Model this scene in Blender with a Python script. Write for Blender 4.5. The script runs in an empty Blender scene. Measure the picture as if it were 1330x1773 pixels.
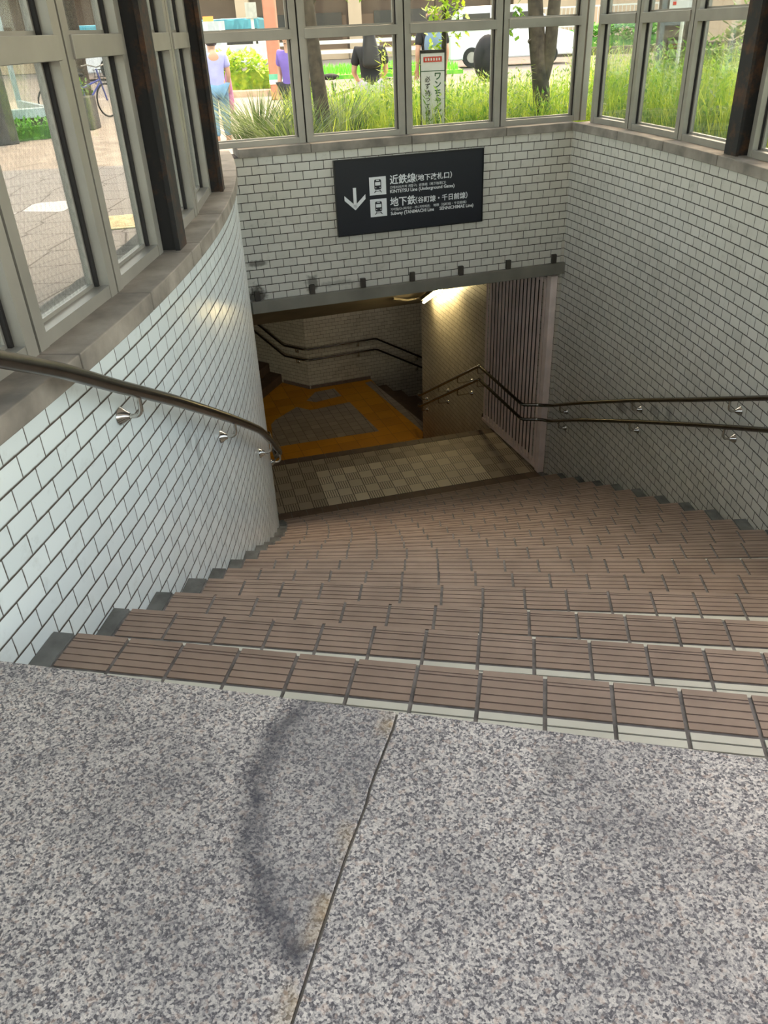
import bpy, math, random
from math import sin, cos, pi, radians, degrees, atan2, asin, sqrt, hypot
from mathutils import Vector, Matrix

random.seed(7)
SC = bpy.context.scene
COL = SC.collection

# ------------------------------------------------------------------ geometry of the place
R = 0.1608                                # riser
CL = (-12.92, 3.727, 12.18)               # curved left wall: centre x, y, radius
CR = (-11.565, 3.765, 13.782)             # curved right wall
NB = (-0.27578, 0.96122); TB = (0.96122, 0.27578); DB = 6.546   # back wall plane and its direction
ZS0, ZS1 = 0.40, 0.463                    # stone sill
ZF = -18 * R                              # upper landing
ZL = -27 * R                              # lower landing
GZ = -0.2                                 # street level
YL = [1.345,1.642,1.955,2.255,2.558,2.851,3.149,3.456,3.745,4.022,4.314,4.622,4.933,5.220,5.497,5.803,6.084,6.391]
YR = [.667,1.061,1.440,1.810,2.197,2.558,2.919,3.297,3.661,4.025,4.398,4.762,5.136,5.530,5.905,6.268,6.665,7.055]

def Lp(a, off=0.0):
    r = CL[2] + off; return (CL[0] + r*cos(radians(a)), CL[1] + r*sin(radians(a)))
def Rp(a, off=0.0):
    r = CR[2] + off; return (CR[0] + r*cos(radians(a)), CR[1] + r*sin(radians(a)))
def Bp(u, off=0.0):
    return (NB[0]*(DB+off) + TB[0]*u, NB[1]*(DB+off) + TB[1]*u)
def line_circle(p, d, c, r, far=True):
    fx, fy = p[0]-c[0], p[1]-c[1]
    b = fx*d[0]+fy*d[1]; q = b*b - (fx*fx+fy*fy-r*r)
    s = sqrt(q); t = -b + s if far else -b - s
    return (p[0]+d[0]*t, p[1]+d[1]*t)
def nosing(k):
    p = (-.75, YL[k]); q = (2.1, YR[k]); l = hypot(q[0]-p[0], q[1]-p[1])
    return p, ((q[0]-p[0])/l, (q[1]-p[1])/l)

# ------------------------------------------------------------------ mesh builder
class MB:
    def __init__(s): s.v=[]; s.f=[]; s.uv=None; s.sm=[]
    def add(s, vs, fs, smooth=False):
        o=len(s.v); s.v += [tuple(p) for p in vs]
        for f in fs: s.f.append(tuple(i+o for i in f)); s.sm.append(smooth)
    def box(s, c, size, rz=0.0, M=None):
        x,y,z = size[0]/2,size[1]/2,size[2]/2
        pts=[(-x,-y,-z),(x,-y,-z),(x,y,-z),(-x,y,-z),(-x,-y,z),(x,-y,z),(x,y,z),(-x,y,z)]
        if M is None:
            ca,sa=cos(rz),sin(rz)
            pts=[(c[0]+p[0]*ca-p[1]*sa, c[1]+p[0]*sa+p[1]*ca, c[2]+p[2]) for p in pts]
        else: pts=[tuple(M@Vector(p)+Vector(c)) for p in pts]
        s.add(pts,[(0,3,2,1),(4,5,6,7),(0,1,5,4),(1,2,6,5),(2,3,7,6),(3,0,4,7)])
    def prism(s, poly, z0, z1, top=None):
        """poly: list of (x,y) counter-clockwise; z0/z1 may be lists"""
        n=len(poly); z0=z0 if isinstance(z0,(list,tuple)) else [z0]*n; z1=z1 if isinstance(z1,(list,tuple)) else [z1]*n
        a=sum(poly[i][0]*poly[(i+1)%n][1]-poly[(i+1)%n][0]*poly[i][1] for i in range(n))
        if a<0: poly=poly[::-1]; z0=z0[::-1]; z1=z1[::-1]
        vs=[(p[0],p[1],z0[i]) for i,p in enumerate(poly)]+[(p[0],p[1],z1[i]) for i,p in enumerate(poly)]
        fs=[tuple(range(n-1,-1,-1)),tuple(range(n,2*n))]+[(i,(i+1)%n,n+(i+1)%n,n+i) for i in range(n)]
        s.add(vs,fs)
    def hexa(s, b, t): # bottom quad, top quad ccw
        s.add(list(b)+list(t),[(3,2,1,0),(4,5,6,7),(0,1,5,4),(1,2,6,5),(2,3,7,6),(3,0,4,7)])
    def bar(s, p0, p1, w, h, up=(0,0,1)):
        p0=Vector(p0);p1=Vector(p1);d=(p1-p0).normalized();u=Vector(up)
        sd=d.cross(u).normalized(); u=sd.cross(d).normalized()
        q=[]
        for p in (p0,p1):
            for a,b in ((-1,-1),(1,-1),(1,1),(-1,1)): q.append(p+sd*a*w/2+u*b*h/2)
        s.add(q,[(0,1,2,3),(7,6,5,4),(0,4,5,1),(1,5,6,2),(2,6,7,3),(3,7,4,0)])
    def tube(s, pts, r, n=12, caps=True):
        pts=[Vector(p) for p in pts]; rs=r if isinstance(r,(list,tuple)) else [r]*len(pts)
        rings=[]; prev=None
        for i,p in enumerate(pts):
            d=(pts[min(i+1,len(pts)-1)]-pts[max(i-1,0)]).normalized()
            if prev is None:
                a=Vector((0,0,1)) if abs(d.z)<.9 else Vector((1,0,0)); u=d.cross(a).normalized()
            else:
                u=(prev-d*prev.dot(d)).normalized()
            prev=u; w=d.cross(u)
            rings.append([p+(u*cos(2*pi*k/n)+w*sin(2*pi*k/n))*rs[i] for k in range(n)])
        vs=[v for rg in rings for v in rg]; fs=[]
        for i in range(len(pts)-1):
            for k in range(n):
                a=i*n+k;b=i*n+(k+1)%n; fs.append((a,b,b+n,a+n))
        s.add(vs,fs,True)
        if caps:
            s.add(rings[0],[tuple(range(n-1,-1,-1))]); s.add(rings[-1],[tuple(range(n))])
    def ball(s, c, r, n=12, m=8, sc=(1,1,1)):
        vs=[];fs=[]
        for i in range(m+1):
            t=pi*i/m
            for k in range(n):
                vs.append((c[0]+r*sc[0]*sin(t)*cos(2*pi*k/n),c[1]+r*sc[1]*sin(t)*sin(2*pi*k/n),c[2]+r*sc[2]*cos(t)))
        for i in range(m):
            for k in range(n): fs.append((i*n+k,(i+1)*n+k,(i+1)*n+(k+1)%n,i*n+(k+1)%n))
        s.add(vs,fs,True)
    def arcwall(s, fn, a0, a1, o0, o1, z0, z1, step=1.5, z1b=None):
        """curved slab between offsets o0<o1 and heights; uv in metres on every face"""
        n=max(1,int(abs(a1-a0)/step)); A=[a0+(a1-a0)*i/n for i in range(n+1)]
        vs=[]
        for a in A:
            p=fn(a,o0);q=fn(a,o1)
            vs += [(p[0],p[1],z0),(q[0],q[1],z0),(q[0],q[1],z1),(p[0],p[1],z1)]
        fs=[]
        for i in range(n):
            o=4*i
            for k in range(4): fs.append((o+k,o+4+k,o+4+(k+1)%4,o+(k+1)%4))
        fs += [(0,1,2,3),(4*n+3,4*n+2,4*n+1,4*n)]
        s.add(vs,fs)

def build(name, mb, mat, parent=None, uvf=None, bevel=0.0, loc=None):
    me=bpy.data.meshes.new(name)
    vs=mb.v
    if loc is not None: vs=[(p[0]-loc[0],p[1]-loc[1],p[2]-loc[2]) for p in vs]
    me.from_pydata(vs,[],mb.f)
    me.polygons.foreach_set('use_smooth',mb.sm)
    if uvf:
        uv=me.uv_layers.new(name='UVMap'); data=[0.0]*(2*len(me.loops))
        for l in me.loops:
            a=uvf(mb.v[l.vertex_index]); data[2*l.index]=a[0]; data[2*l.index+1]=a[1]
        uv.data.foreach_set('uv',data)
    me.update()
    o=bpy.data.objects.new(name,me); COL.objects.link(o)
    if isinstance(mat,(list,tuple)):
        for m in mat: me.materials.append(m)
    elif mat: me.materials.append(mat)
    if parent is not None: o.parent=parent
    if loc is not None: o.location=loc
    if bevel:
        b=o.modifiers.new('edge','BEVEL'); b.width=bevel; b.segments=2; b.limit_method='ANGLE'; b.angle_limit=radians(50)
    return o
def tag(o, label=None, cat=None, group=None, kind=None):
    if label: o['label']=label
    if cat: o['category']=cat
    if group: o['group']=group
    if kind: o['kind']=kind
    return o
def empty(name, label=None, cat=None, loc=(0,0,0), group=None, kind=None):
    o=bpy.data.objects.new(name,None); COL.objects.link(o); o.location=loc; o.empty_display_size=.1
    return tag(o,label,cat,group,kind)
def part(name, mb, mat, parent, uvf=None, bevel=0.0, label=None, kind=None):
    """a child mesh given in world coordinates; parents here are unrotated (or handled by caller)"""
    o=build(name,mb,mat,None,uvf,bevel)
    o.parent=parent; o.matrix_parent_inverse=Matrix.Translation(-wloc(parent))
    if label: o['label']=label
    if kind: o['kind']=kind
    return o
def wloc(o):
    v=Vector((0,0,0))
    while o is not None:
        v+=Vector(o.location); 
        if o.parent is not None: v+=o.matrix_parent_inverse.translation
        o=o.parent
    return v

# ------------------------------------------------------------------ materials
class NT:
    def __init__(s,name):
        s.m=bpy.data.materials.new(name); s.m.use_nodes=True; s.t=s.m.node_tree; s.N=s.t.nodes; s.L=s.t.links
        s.b=s.N['Principled BSDF']; s.out=s.N['Material Output']
    def n(s,t,**k):
        o=s.N.new(t)
        for a,b in k.items(): setattr(o,a,b)
        return o
    def set(s,sock,v):
        if hasattr(v,'links') or hasattr(v,'is_linked'): s.L.new(v,sock)
        else:
            if isinstance(v,(tuple,list)) and len(v)==3 and sock.type=='RGBA': v=(*v,1)
            sock.default_value=v
    def m_(s,op,a,b=None,c=None,clamp=False):
        o=s.n('ShaderNodeMath',operation=op); o.use_clamp=clamp; s.set(o.inputs[0],a)
        if b is not None: s.set(o.inputs[1],b)
        if c is not None: s.set(o.inputs[2],c)
        return o.outputs[0]
    def mix(s,f,a,b,mode='MIX'):
        o=s.n('ShaderNodeMix',data_type='RGBA',blend_type=mode); s.set(o.inputs[0],f); s.set(o.inputs[6],a); s.set(o.inputs[7],b); return o.outputs[2]
    def noise(s,vec,scale,detail=3,rough=.5,dist=0):
        o=s.n('ShaderNodeTexNoise'); s.set(o.inputs['Vector'],vec); o.inputs['Scale'].default_value=scale; o.inputs['Detail'].default_value=detail; o.inputs['Roughness'].default_value=rough; o.inputs['Distortion'].default_value=dist
        return o.outputs['Fac']
    def ramp(s,f,stops,interp='LINEAR'):
        o=s.n('ShaderNodeValToRGB'); s.set(o.inputs[0],f); e=o.color_ramp.elements; o.color_ramp.interpolation=interp
        while len(e)<len(stops): e.new(.5)
        for x,(p,c) in zip(e,stops): x.position=p; x.color=(*c,1) if len(c)==3 else c
        return o.outputs['Color']
    def rng(s,v,a,b,c=0.,d=1.):
        o=s.n('ShaderNodeMapRange'); s.set(o.inputs[0],v); o.inputs[1].default_value=a; o.inputs[2].default_value=b; o.inputs[3].default_value=c; o.inputs[4].default_value=d; return o.outputs[0]
    def obj(s): return s.n('ShaderNodeTexCoord').outputs['Object']
    def geo(s): return s.n('ShaderNodeNewGeometry').outputs['Position']
    def uv(s): return s.n('ShaderNodeTexCoord').outputs['UV']
    def xyz(s,v):
        o=s.n('ShaderNodeSeparateXYZ'); s.set(o.inputs[0],v); return o.outputs
    def vec(s,x,y,z=0.):
        o=s.n('ShaderNodeCombineXYZ'); s.set(o.inputs[0],x); s.set(o.inputs[1],y); s.set(o.inputs[2],z); return o.outputs[0]
    def bump(s,h,strength=.3,dist=.005):
        o=s.n('ShaderNodeBump'); s.set(o.inputs['Height'],h); o.inputs['Strength'].default_value=strength; o.inputs['Distance'].default_value=dist
        s.L.new(o.outputs[0],s.b.inputs['Normal'])
    def col(s,c): s.set(s.b.inputs['Base Color'],c)
    def rough(s,v): s.set(s.b.inputs['Roughness'],v)
    def metal(s,v): s.set(s.b.inputs['Metallic'],v)
def srgb(r,g,b):
    f=lambda c:(c/255/12.92) if c/255<=.04045 else ((c/255+.055)/1.055)**2.4
    return (f(r),f(g),f(b))
def mat(name,c,rough=.6,metal=0.,var=.12,scale=8.,bump=0.,spec=None,c2=None):
    t=NT(name); v=t.geo(); nz=t.noise(v,scale,4)
    d=c2 if c2 else tuple(x*(1-2*var) for x in c); b=tuple(min(1,x*(1+var)) for x in c)
    t.col(t.mix(t.rng(nz,.3,.7),d,b)); t.rough(rough); t.metal(metal)
    if bump: t.bump(t.noise(v,scale*12,3),bump,.002)
    if spec is not None: t.b.inputs['Specular IOR Level'].default_value=spec
    return t.m

def brick_mat(name,tile,tile2,grout,w=.114,h=.065,gx=.0035,gy=.006,rough=.22,dirt=.25,stains=()):
    t=NT(name); x,y,_=t.xyz(t.uv())
    row=t.m_('FLOOR',t.m_('DIVIDE',y,h)); par=t.m_('FLOORED_MODULO',row,2.)
    u=t.m_('ADD',t.m_('DIVIDE',x,w),t.m_('MULTIPLY',par,.5)); cu=t.m_('FLOOR',u)
    fx=t.m_('MULTIPLY',t.m_('FRACT',u),w); fy=t.m_('MULTIPLY',t.m_('FRACT',t.m_('DIVIDE',y,h)),h)
    wob=t.m_('MULTIPLY',t.m_('SUBTRACT',t.noise(t.uv(),30.,2),.5),.004)
    mx=t.rng(t.m_('ADD',fx,wob),gx,gx*.4); my=t.rng(t.m_('ADD',fy,wob),gy,gy*.5)
    gm=t.m_('MAXIMUM',mx,my)
    wn=t.n('ShaderNodeTexWhiteNoise',noise_dimensions='2D'); t.set(wn.inputs['Vector'],t.vec(cu,row))
    c=t.mix(wn.outputs['Value'],tile,tile2)
    blot=t.rng(t.noise(t.uv(),1.6,6,.65),.50,.72); 
    c=t.mix(t.m_('MULTIPLY',blot,dirt),c,srgb(120,112,98))
    edge=t.m_('MULTIPLY',t.rng(t.noise(t.uv(),11.,5,.7),.57,.75),dirt*1.6,clamp=True)
    c=t.mix(edge,c,srgb(105,98,85))
    for (su,sv,ru,rv,k) in stains:
        a_=t.m_('DIVIDE',t.m_('SUBTRACT',x,su),ru); b_=t.m_('DIVIDE',t.m_('SUBTRACT',y,sv),rv); d_=t.m_('SQRT',t.m_('ADD',t.m_('MULTIPLY',a_,a_),t.m_('MULTIPLY',b_,b_)))
        d_=t.m_('ADD',d_,t.m_('MULTIPLY',t.m_('SUBTRACT',t.noise(t.uv(),24.,4),.5),1.6)); c=t.mix(t.m_('MULTIPLY',t.rng(d_,1.,.45),k),c,srgb(62,58,52))
    gv=t.mix(t.noise(t.uv(),6.,4),grout,tuple(v*1.9 for v in grout))
    t.col(t.mix(gm,c,gv)); t.rough(t.m_('ADD',t.m_('MULTIPLY',gm,.6),rough)); 
    t.bump(t.m_('MULTIPLY',t.m_('SUBTRACT',1.,gm),1.),.5,.003)
    return t.m

M={}
M['tileL']=brick_mat('glazed white wall tile',(.70,.75,.755),(.63,.68,.69),srgb(58,50,43),dirt=.10,gx=.0058,gy=.0088,stains=((19.23,12.33,.035,.10,.35),(19.13,12.42,.05,.05,.2)))
M['tile']=brick_mat('grey white wall tile',(.64,.615,.555),(.56,.54,.485),srgb(40,32,25),dirt=.2,gx=.0070,gy=.0082)
M['tileB']=brick_mat('grey white wall tile with soot',(.64,.615,.555),(.56,.54,.485),srgb(40,32,25),dirt=.2,gx=.0070,gy=.0082,stains=((20.90,11.95,.10,.10,.85),(21.38,11.99,.07,.09,.7),(20.93,12.21,.12,.03,.7),(21.6,11.97,.22,.03,.35)))
M['tileR']=brick_mat('grey white wall tile with scuffs',(.64,.615,.555),(.56,.54,.485),srgb(40,32,25),dirt=.2,gx=.0070,gy=.0082,stains=((22.27,11.02,.10,.08,.5),(22.05,11.10,.08,.07,.4),(21.72,11.22,.11,.07,.45),(21.50,11.30,.07,.06,.4)))
M['tileD']=brick_mat('underground wall tile',(.58,.54,.46),(.50,.46,.39),srgb(34,27,19),dirt=.30,gx=.0045,gy=.0055,rough=.35)
M['stone']=mat('weathered sill stone',srgb(140,132,123),.75,var=.22,scale=7,bump=.25)
M['alu']=mat('dull aluminium frame',srgb(154,150,143),.42,.35,var=.07,scale=5)
M['gasket']=mat('black rubber gasket',srgb(30,26,26),.7)
M['steelrail']=mat('brushed stainless rail',srgb(112,107,102),.27,1.,var=.08,scale=20)
M['chrome']=mat('polished steel bracket',srgb(200,196,190),.15,1.,var=.03)
M['mortar']=mat('grey stair mortar',srgb(122,119,118),.9,var=.2,scale=25,bump=.3)
M['endblk']=mat('dark grey stair end block',srgb(104,106,104),.8,var=.25,scale=9,bump=.2)
M['brown']=mat('brown stair tile',srgb(153,134,121),.66,var=.06,scale=6,c2=srgb(137,119,107))
M['groove']=mat('dark groove of stair tile',srgb(116,99,92),.85,var=.15,scale=30)
M['grey']=mat('pale grey stair tile',srgb(205,206,196),.55,var=.04,scale=6)
M['strip']=mat('dark brown nosing tile',srgb(104,84,70),.7,var=.12,scale=8)
M['beam']=mat('grey painted steel beam',srgb(132,128,118),.5,.3,var=.1,scale=4)
M['clip']=mat('dark bracket steel',srgb(72,66,60),.6,.4)
M['gate']=mat('pinkish white gate paint',srgb(242,224,216),.5,var=.08,scale=6)
M['signblack']=mat('navy black sign face',srgb(11,14,25),.5,var=.05)
M['signframe']=mat('black sign frame',srgb(12,12,16),.35)
M['signwhite']=mat('white sign lettering',srgb(225,226,228),.5,var=.02)
M['concrete']=mat('dark ceiling concrete',srgb(120,112,98),.85,var=.12,scale=2)
M['addroof']=None
# rusty steel
t=NT('rusty dark steel'); v=t.geo(); f=t.rng(t.noise(v,7.,7,.72),.50,.68)
t.col(t.mix(f,srgb(32,31,32),srgb(84,54,32))); t.rough(.7); t.metal(.2); t.bump(t.noise(v,60.,3),.2,.002); M['rust']=t.m
# granite
def granite():
    t=NT('speckled granite'); p=t.geo(); x,y,z=t.xyz(p)
    def cells(sc,w):
        o=t.n('ShaderNodeTexVoronoi'); o.inputs['Scale'].default_value=sc; o.inputs['Randomness'].default_value=1.
        wv=t.n('ShaderNodeVectorMath',operation='ADD'); nz=t.n('ShaderNodeTexNoise'); nz.inputs['Scale'].default_value=sc*1.3; t.set(nz.inputs['Vector'],p)
        sc_=t.n('ShaderNodeVectorMath',operation='SCALE'); t.set(sc_.inputs[0],nz.outputs['Color']); sc_.inputs['Scale'].default_value=w; t.set(wv.inputs[0],p); t.set(wv.inputs[1],sc_.outputs[0]); t.set(o.inputs['Vector'],wv.outputs[0])
        return t.xyz(o.outputs['Color'])[0]
    g=cells(250.,.003); g2=cells(470.,.0015)
    ga=t.m_('ADD',t.m_('MULTIPLY',g,.66),t.m_('MULTIPLY',g2,.34)); ga=t.m_('ADD',ga,t.m_('MULTIPLY',t.m_('SUBTRACT',t.noise(p,30.,3),.5),.30))
    c=t.ramp(ga,[(.20,srgb(84,82,87)),(.36,srgb(128,124,127)),(.50,srgb(164,159,158)),(.66,srgb(192,186,182)),(.84,srgb(216,209,203))])
    pk=t.rng(t.noise(p,70.,2),.58,.64); c=t.mix(t.m_('MULTIPLY',pk,.30),c,srgb(206,178,160)); g=ga
    big=t.rng(t.noise(p,3.6,6,.62),.42,.66); c=t.mix(t.m_('MULTIPLY',big,.42),c,srgb(86,86,92))
    # curved stain west of the joint, the greyer patch inside it, and rust along the joint
    dx=t.m_('SUBTRACT',x,.17); dy=t.m_('SUBTRACT',y,.95); d=t.m_('SQRT',t.m_('ADD',t.m_('MULTIPLY',dx,dx),t.m_('MULTIPLY',dy,dy)))
    d=t.m_('ADD',d,t.m_('MULTIPLY',t.m_('SUBTRACT',t.noise(p,14.,3),.5),.05))
    jl=t.m_('SUBTRACT',x,t.m_('MULTIPLY',t.m_('SUBTRACT',y,1.135),.296))      # <0 : left slab
    left=t.rng(jl,.0,-.02); lim=t.m_('MULTIPLY',t.rng(x,.0,-.06),left)
    rim=t.m_('MULTIPLY',t.m_('MULTIPLY',t.rng(t.m_('ABSOLUTE',t.m_('SUBTRACT',d,.438)),.040,.004),lim),t.rng(t.noise(p,26.,4,.7),.30,.60,.35,1.))
    ins=t.m_('MULTIPLY',t.rng(d,.455,.42),left)
    c=t.mix(t.m_('MULTIPLY',rim,.80),c,srgb(48,50,62)); c=t.mix(t.m_('MULTIPLY',ins,.30),c,srgb(96,96,102))
    ru=t.m_('MULTIPLY',t.m_('MULTIPLY',t.rng(jl,-.045,-.006),t.rng(jl,.002,-.002)),t.rng(t.noise(p,11.,4),.47,.64))
    c=t.mix(t.m_('MULTIPLY',ru,.42),c,srgb(178,148,92))
    # round smudge
    sx=t.m_('SUBTRACT',x,.31); sy=t.m_('SUBTRACT',y,1.015); sd=t.m_('SQRT',t.m_('ADD',t.m_('MULTIPLY',sx,sx),t.m_('MULTIPLY',sy,sy)))
    c=t.mix(t.m_('MULTIPLY',t.rng(sd,.06,.015),.35),c,srgb(80,78,80))
    t.col(c); t.rough(.62); t.bump(g,.12,.002); return t.m
M['granite']=granite()
M['joint']=mat('dark slab joint',srgb(124,121,118),.9)
# landing tiles
def landing():
    t=NT('checkered landing tile'); u,v,_=t.xyz(t.uv())
    cu=t.m_('FLOOR',u); cv=t.m_('FLOOR',v); fu=t.m_('FRACT',u); fv=t.m_('FRACT',v)
    par=t.m_('FLOORED_MODULO',t.m_('ADD',cu,cv),2.)
    st=t.m_('FRACT',t.m_('MULTIPLY',fu,6.)); gr=t.m_('MULTIPLY',t.m_('LESS_THAN',st,.26),t.m_('GREATER_THAN',par,.5))
    ed=t.m_('MAXIMUM',t.m_('LESS_THAN',fu,.055),t.m_('LESS_THAN',fv,.03))
    wn=t.n('ShaderNodeTexWhiteNoise',noise_dimensions='2D'); t.set(wn.inputs['Vector'],t.vec(cu,cv))
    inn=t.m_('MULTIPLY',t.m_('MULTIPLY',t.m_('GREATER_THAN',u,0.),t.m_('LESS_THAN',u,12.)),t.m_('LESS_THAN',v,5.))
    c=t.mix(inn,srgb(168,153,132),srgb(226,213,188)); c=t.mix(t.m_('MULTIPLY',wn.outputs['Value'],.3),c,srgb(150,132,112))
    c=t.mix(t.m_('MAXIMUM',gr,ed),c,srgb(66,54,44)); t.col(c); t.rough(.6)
    t.bump(t.m_('SUBTRACT',1.,t.m_('MAXIMUM',gr,ed)),.4,.003); return t.m
M['landing']=landing()
def gridtile(name,c1,c2,gc,size,g=.04,rough=.6,dots=False):
    t=NT(name); u,v,_=t.xyz(t.uv()); u=t.m_('DIVIDE',u,size); v=t.m_('DIVIDE',v,size)
    fu=t.m_('FRACT',u); fv=t.m_('FRACT',v); ed=t.m_('MAXIMUM',t.m_('LESS_THAN',fu,g),t.m_('LESS_THAN',fv,g))
    wn=t.n('ShaderNodeTexWhiteNoise',noise_dimensions='2D'); t.set(wn.inputs['Vector'],t.vec(t.m_('FLOOR',u),t.m_('FLOOR',v)))
    c=t.mix(wn.outputs['Value'],c1,c2); c=t.mix(t.m_('MULTIPLY',t.rng(t.noise(t.uv(),2.5,4),.45,.7),.25),c,tuple(x*.5 for x in c1))
    h=t.m_('SUBTRACT',1.,ed)
    if dots:
        du=t.m_('SUBTRACT',t.m_('FRACT',t.m_('MULTIPLY',u,5.)),.5); dv=t.m_('SUBTRACT',t.m_('FRACT',t.m_('MULTIPLY',v,5.)),.5)
        dd=t.m_('ADD',t.m_('MULTIPLY',du,du),t.m_('MULTIPLY',dv,dv)); h=t.m_('ADD',h,t.rng(dd,.09,.05))
    t.col(t.mix(ed,c,gc)); t.rough(rough); t.bump(h,.5,.003); return t.m
M['lowgrey']=gridtile('grey lower landing tile',srgb(178,166,152),srgb(160,148,134),srgb(70,60,50),.153)
M['tactile']=gridtile('yellow tactile paving',srgb(226,158,24),srgb(206,140,16),srgb(120,80,14),.30,g=.015,dots=True)
# street paving: large irregular hexagon stones
t=NT('grey street paving'); p=t.geo(); x,y,z=t.xyz(p)
w=t.n('ShaderNodeTexVoronoi',feature='DISTANCE_TO_EDGE'); w.inputs['Scale'].default_value=2.1; w.inputs['Randomness'].default_value=.35; t.set(w.inputs['Vector'],t.vec(x,t.m_('MULTIPLY',y,.85),0.))
w2=t.n('ShaderNodeTexVoronoi'); w2.inputs['Scale'].default_value=2.1; w2.inputs['Randomness'].default_value=.35; t.set(w2.inputs['Vector'],t.vec(x,t.m_('MULTIPLY',y,.85),0.))
rr,_,_2=t.xyz(w2.outputs['Color'])
c=t.mix(t.m_('GREATER_THAN',rr,.86),srgb(134,132,132),srgb(206,206,210)); c=t.mix(t.m_('MULTIPLY',t.noise(p,120.,3),.35),c,srgb(118,114,112))
c=t.mix(t.rng(w.outputs['Distance'],.022,.012),c,srgb(70,66,64)); t.col(c); t.rough(.8); M['paving']=t.m
M['asphalt']=mat('road asphalt',srgb(126,116,110),.9,var=.1,scale=3)
M['roadpink']=mat('pinkish pavement',srgb(152,141,130),.9,var=.08,scale=3)
M['soil']=mat('dark garden soil',srgb(60,56,36),.95,var=.3,scale=9)
M['bark']=mat('grey brown bark',srgb(76,67,58),.9,var=.3,scale=16,bump=.6)
M['beige']=mat('beige building wall',srgb(186,164,138),.85,var=.05,scale=1.)
M['beigeD']=mat('brown building recess',srgb(112,92,76),.85,var=.1,scale=1.)
M['darkglass']=mat('dark window glass',srgb(52,52,54),.15,var=.1)
M['teal']=mat('teal bus paint',srgb(82,158,176),.35,var=.04)
M['white']=mat('white car paint',srgb(226,226,230),.3,var=.03)
M['tyre']=mat('black tyre rubber',srgb(28,28,30),.8)
M['orangepole']=mat('terracotta painted pole',srgb(196,128,102),.6,var=.06)
M['bandgreen']=mat('green band',srgb(104,186,150),.6); M['bandwhite']=mat('white band',srgb(226,226,220),.6)
M['railw']=mat('pale guard rail paint',srgb(214,214,206),.5,var=.05)
M['brickp']=mat('planter brick',srgb(206,176,150),.85,var=.12,scale=6)
M['kiosk']=mat('pale blue grey frame',srgb(186,200,206),.45,.2,var=.05)
M['post']=mat('dark grey stone post',srgb(88,86,84),.85,var=.15,scale=5)
M['skin']=mat('skin',srgb(206,160,134),.55,var=.05)
M['hair']=mat('black hair',srgb(34,26,26),.5,var=.2,scale=40)
M['lilac']=mat('lilac cotton',srgb(176,176,232),.85,var=.06); M['purple']=mat('purple cotton',srgb(128,104,190),.85,var=.08)
M['jeans']=mat('blue denim',srgb(112,150,180),.85,var=.1); M['lavender']=mat('lavender cotton',srgb(198,182,214),.85,var=.08)
M['blackcloth']=mat('black cloth',srgb(38,36,42),.85,var=.15); M['greypack']=mat('grey blue nylon',srgb(112,136,160),.7,var=.1)
M['whitecloth']=mat('white cotton',srgb(226,222,220),.85,var=.05); M['pink']=mat('pink cloth',srgb(214,140,176),.85,var=.08)
M['bluebike']=mat('blue bicycle paint',srgb(58,70,150),.4); 
def emis(name,c,s):
    t=NT(name); t.col((0,0,0)); t.set(t.b.inputs['Emission Color'],(*c,1)); t.b.inputs['Emission Strength'].default_value=s; return t.m
M['tubeglow']=emis('lit fluorescent tube',(1.,.78,.36),40.)
M['led']=emis('orange led sign',(1.,.30,.06),1.6)
def leafmat(name,c,c2,tr=.55,rough=.5):
    t=NT(name); v=t.geo(); col=t.mix(t.rng(t.noise(v,7.,3),.35,.65),c,c2); t.col(col); t.rough(rough)
    tl=t.n('ShaderNodeBsdfTranslucent'); t.set(tl.inputs[0],col); ms=t.n('ShaderNodeMixShader'); ms.inputs[0].default_value=tr
    t.L.new(t.b.outputs[0],ms.inputs[1]); t.L.new(tl.outputs[0],ms.inputs[2]); t.L.new(ms.outputs[0],t.out.inputs[0]); return t.m
M['addroof']=leafmat('added translucent roof sheet',(.74,.72,.72),(.78,.76,.76),.15,.6)  # sheet of the added roof, passes soft light to the stairs
M['weed']=leafmat('yellow green weed leaf',srgb(116,158,50),srgb(204,212,84))
M['weedD']=leafmat('green weed leaf',srgb(68,116,46),srgb(148,184,70))
M['grassD']=leafmat('dark arching grass',srgb(52,82,38),srgb(132,150,84),.4)
M['leaf']=leafmat('tree leaf',srgb(58,104,38),srgb(124,164,58))
M['lawn']=leafmat('bright lawn',srgb(92,178,52),srgb(140,206,60),.2)
M['shrub']=leafmat('yellow green shrub leaf',srgb(132,176,40),srgb(196,210,60),.4)
M['hedge']=leafmat('hedge leaf',srgb(70,140,50),srgb(120,190,70),.3)
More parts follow.
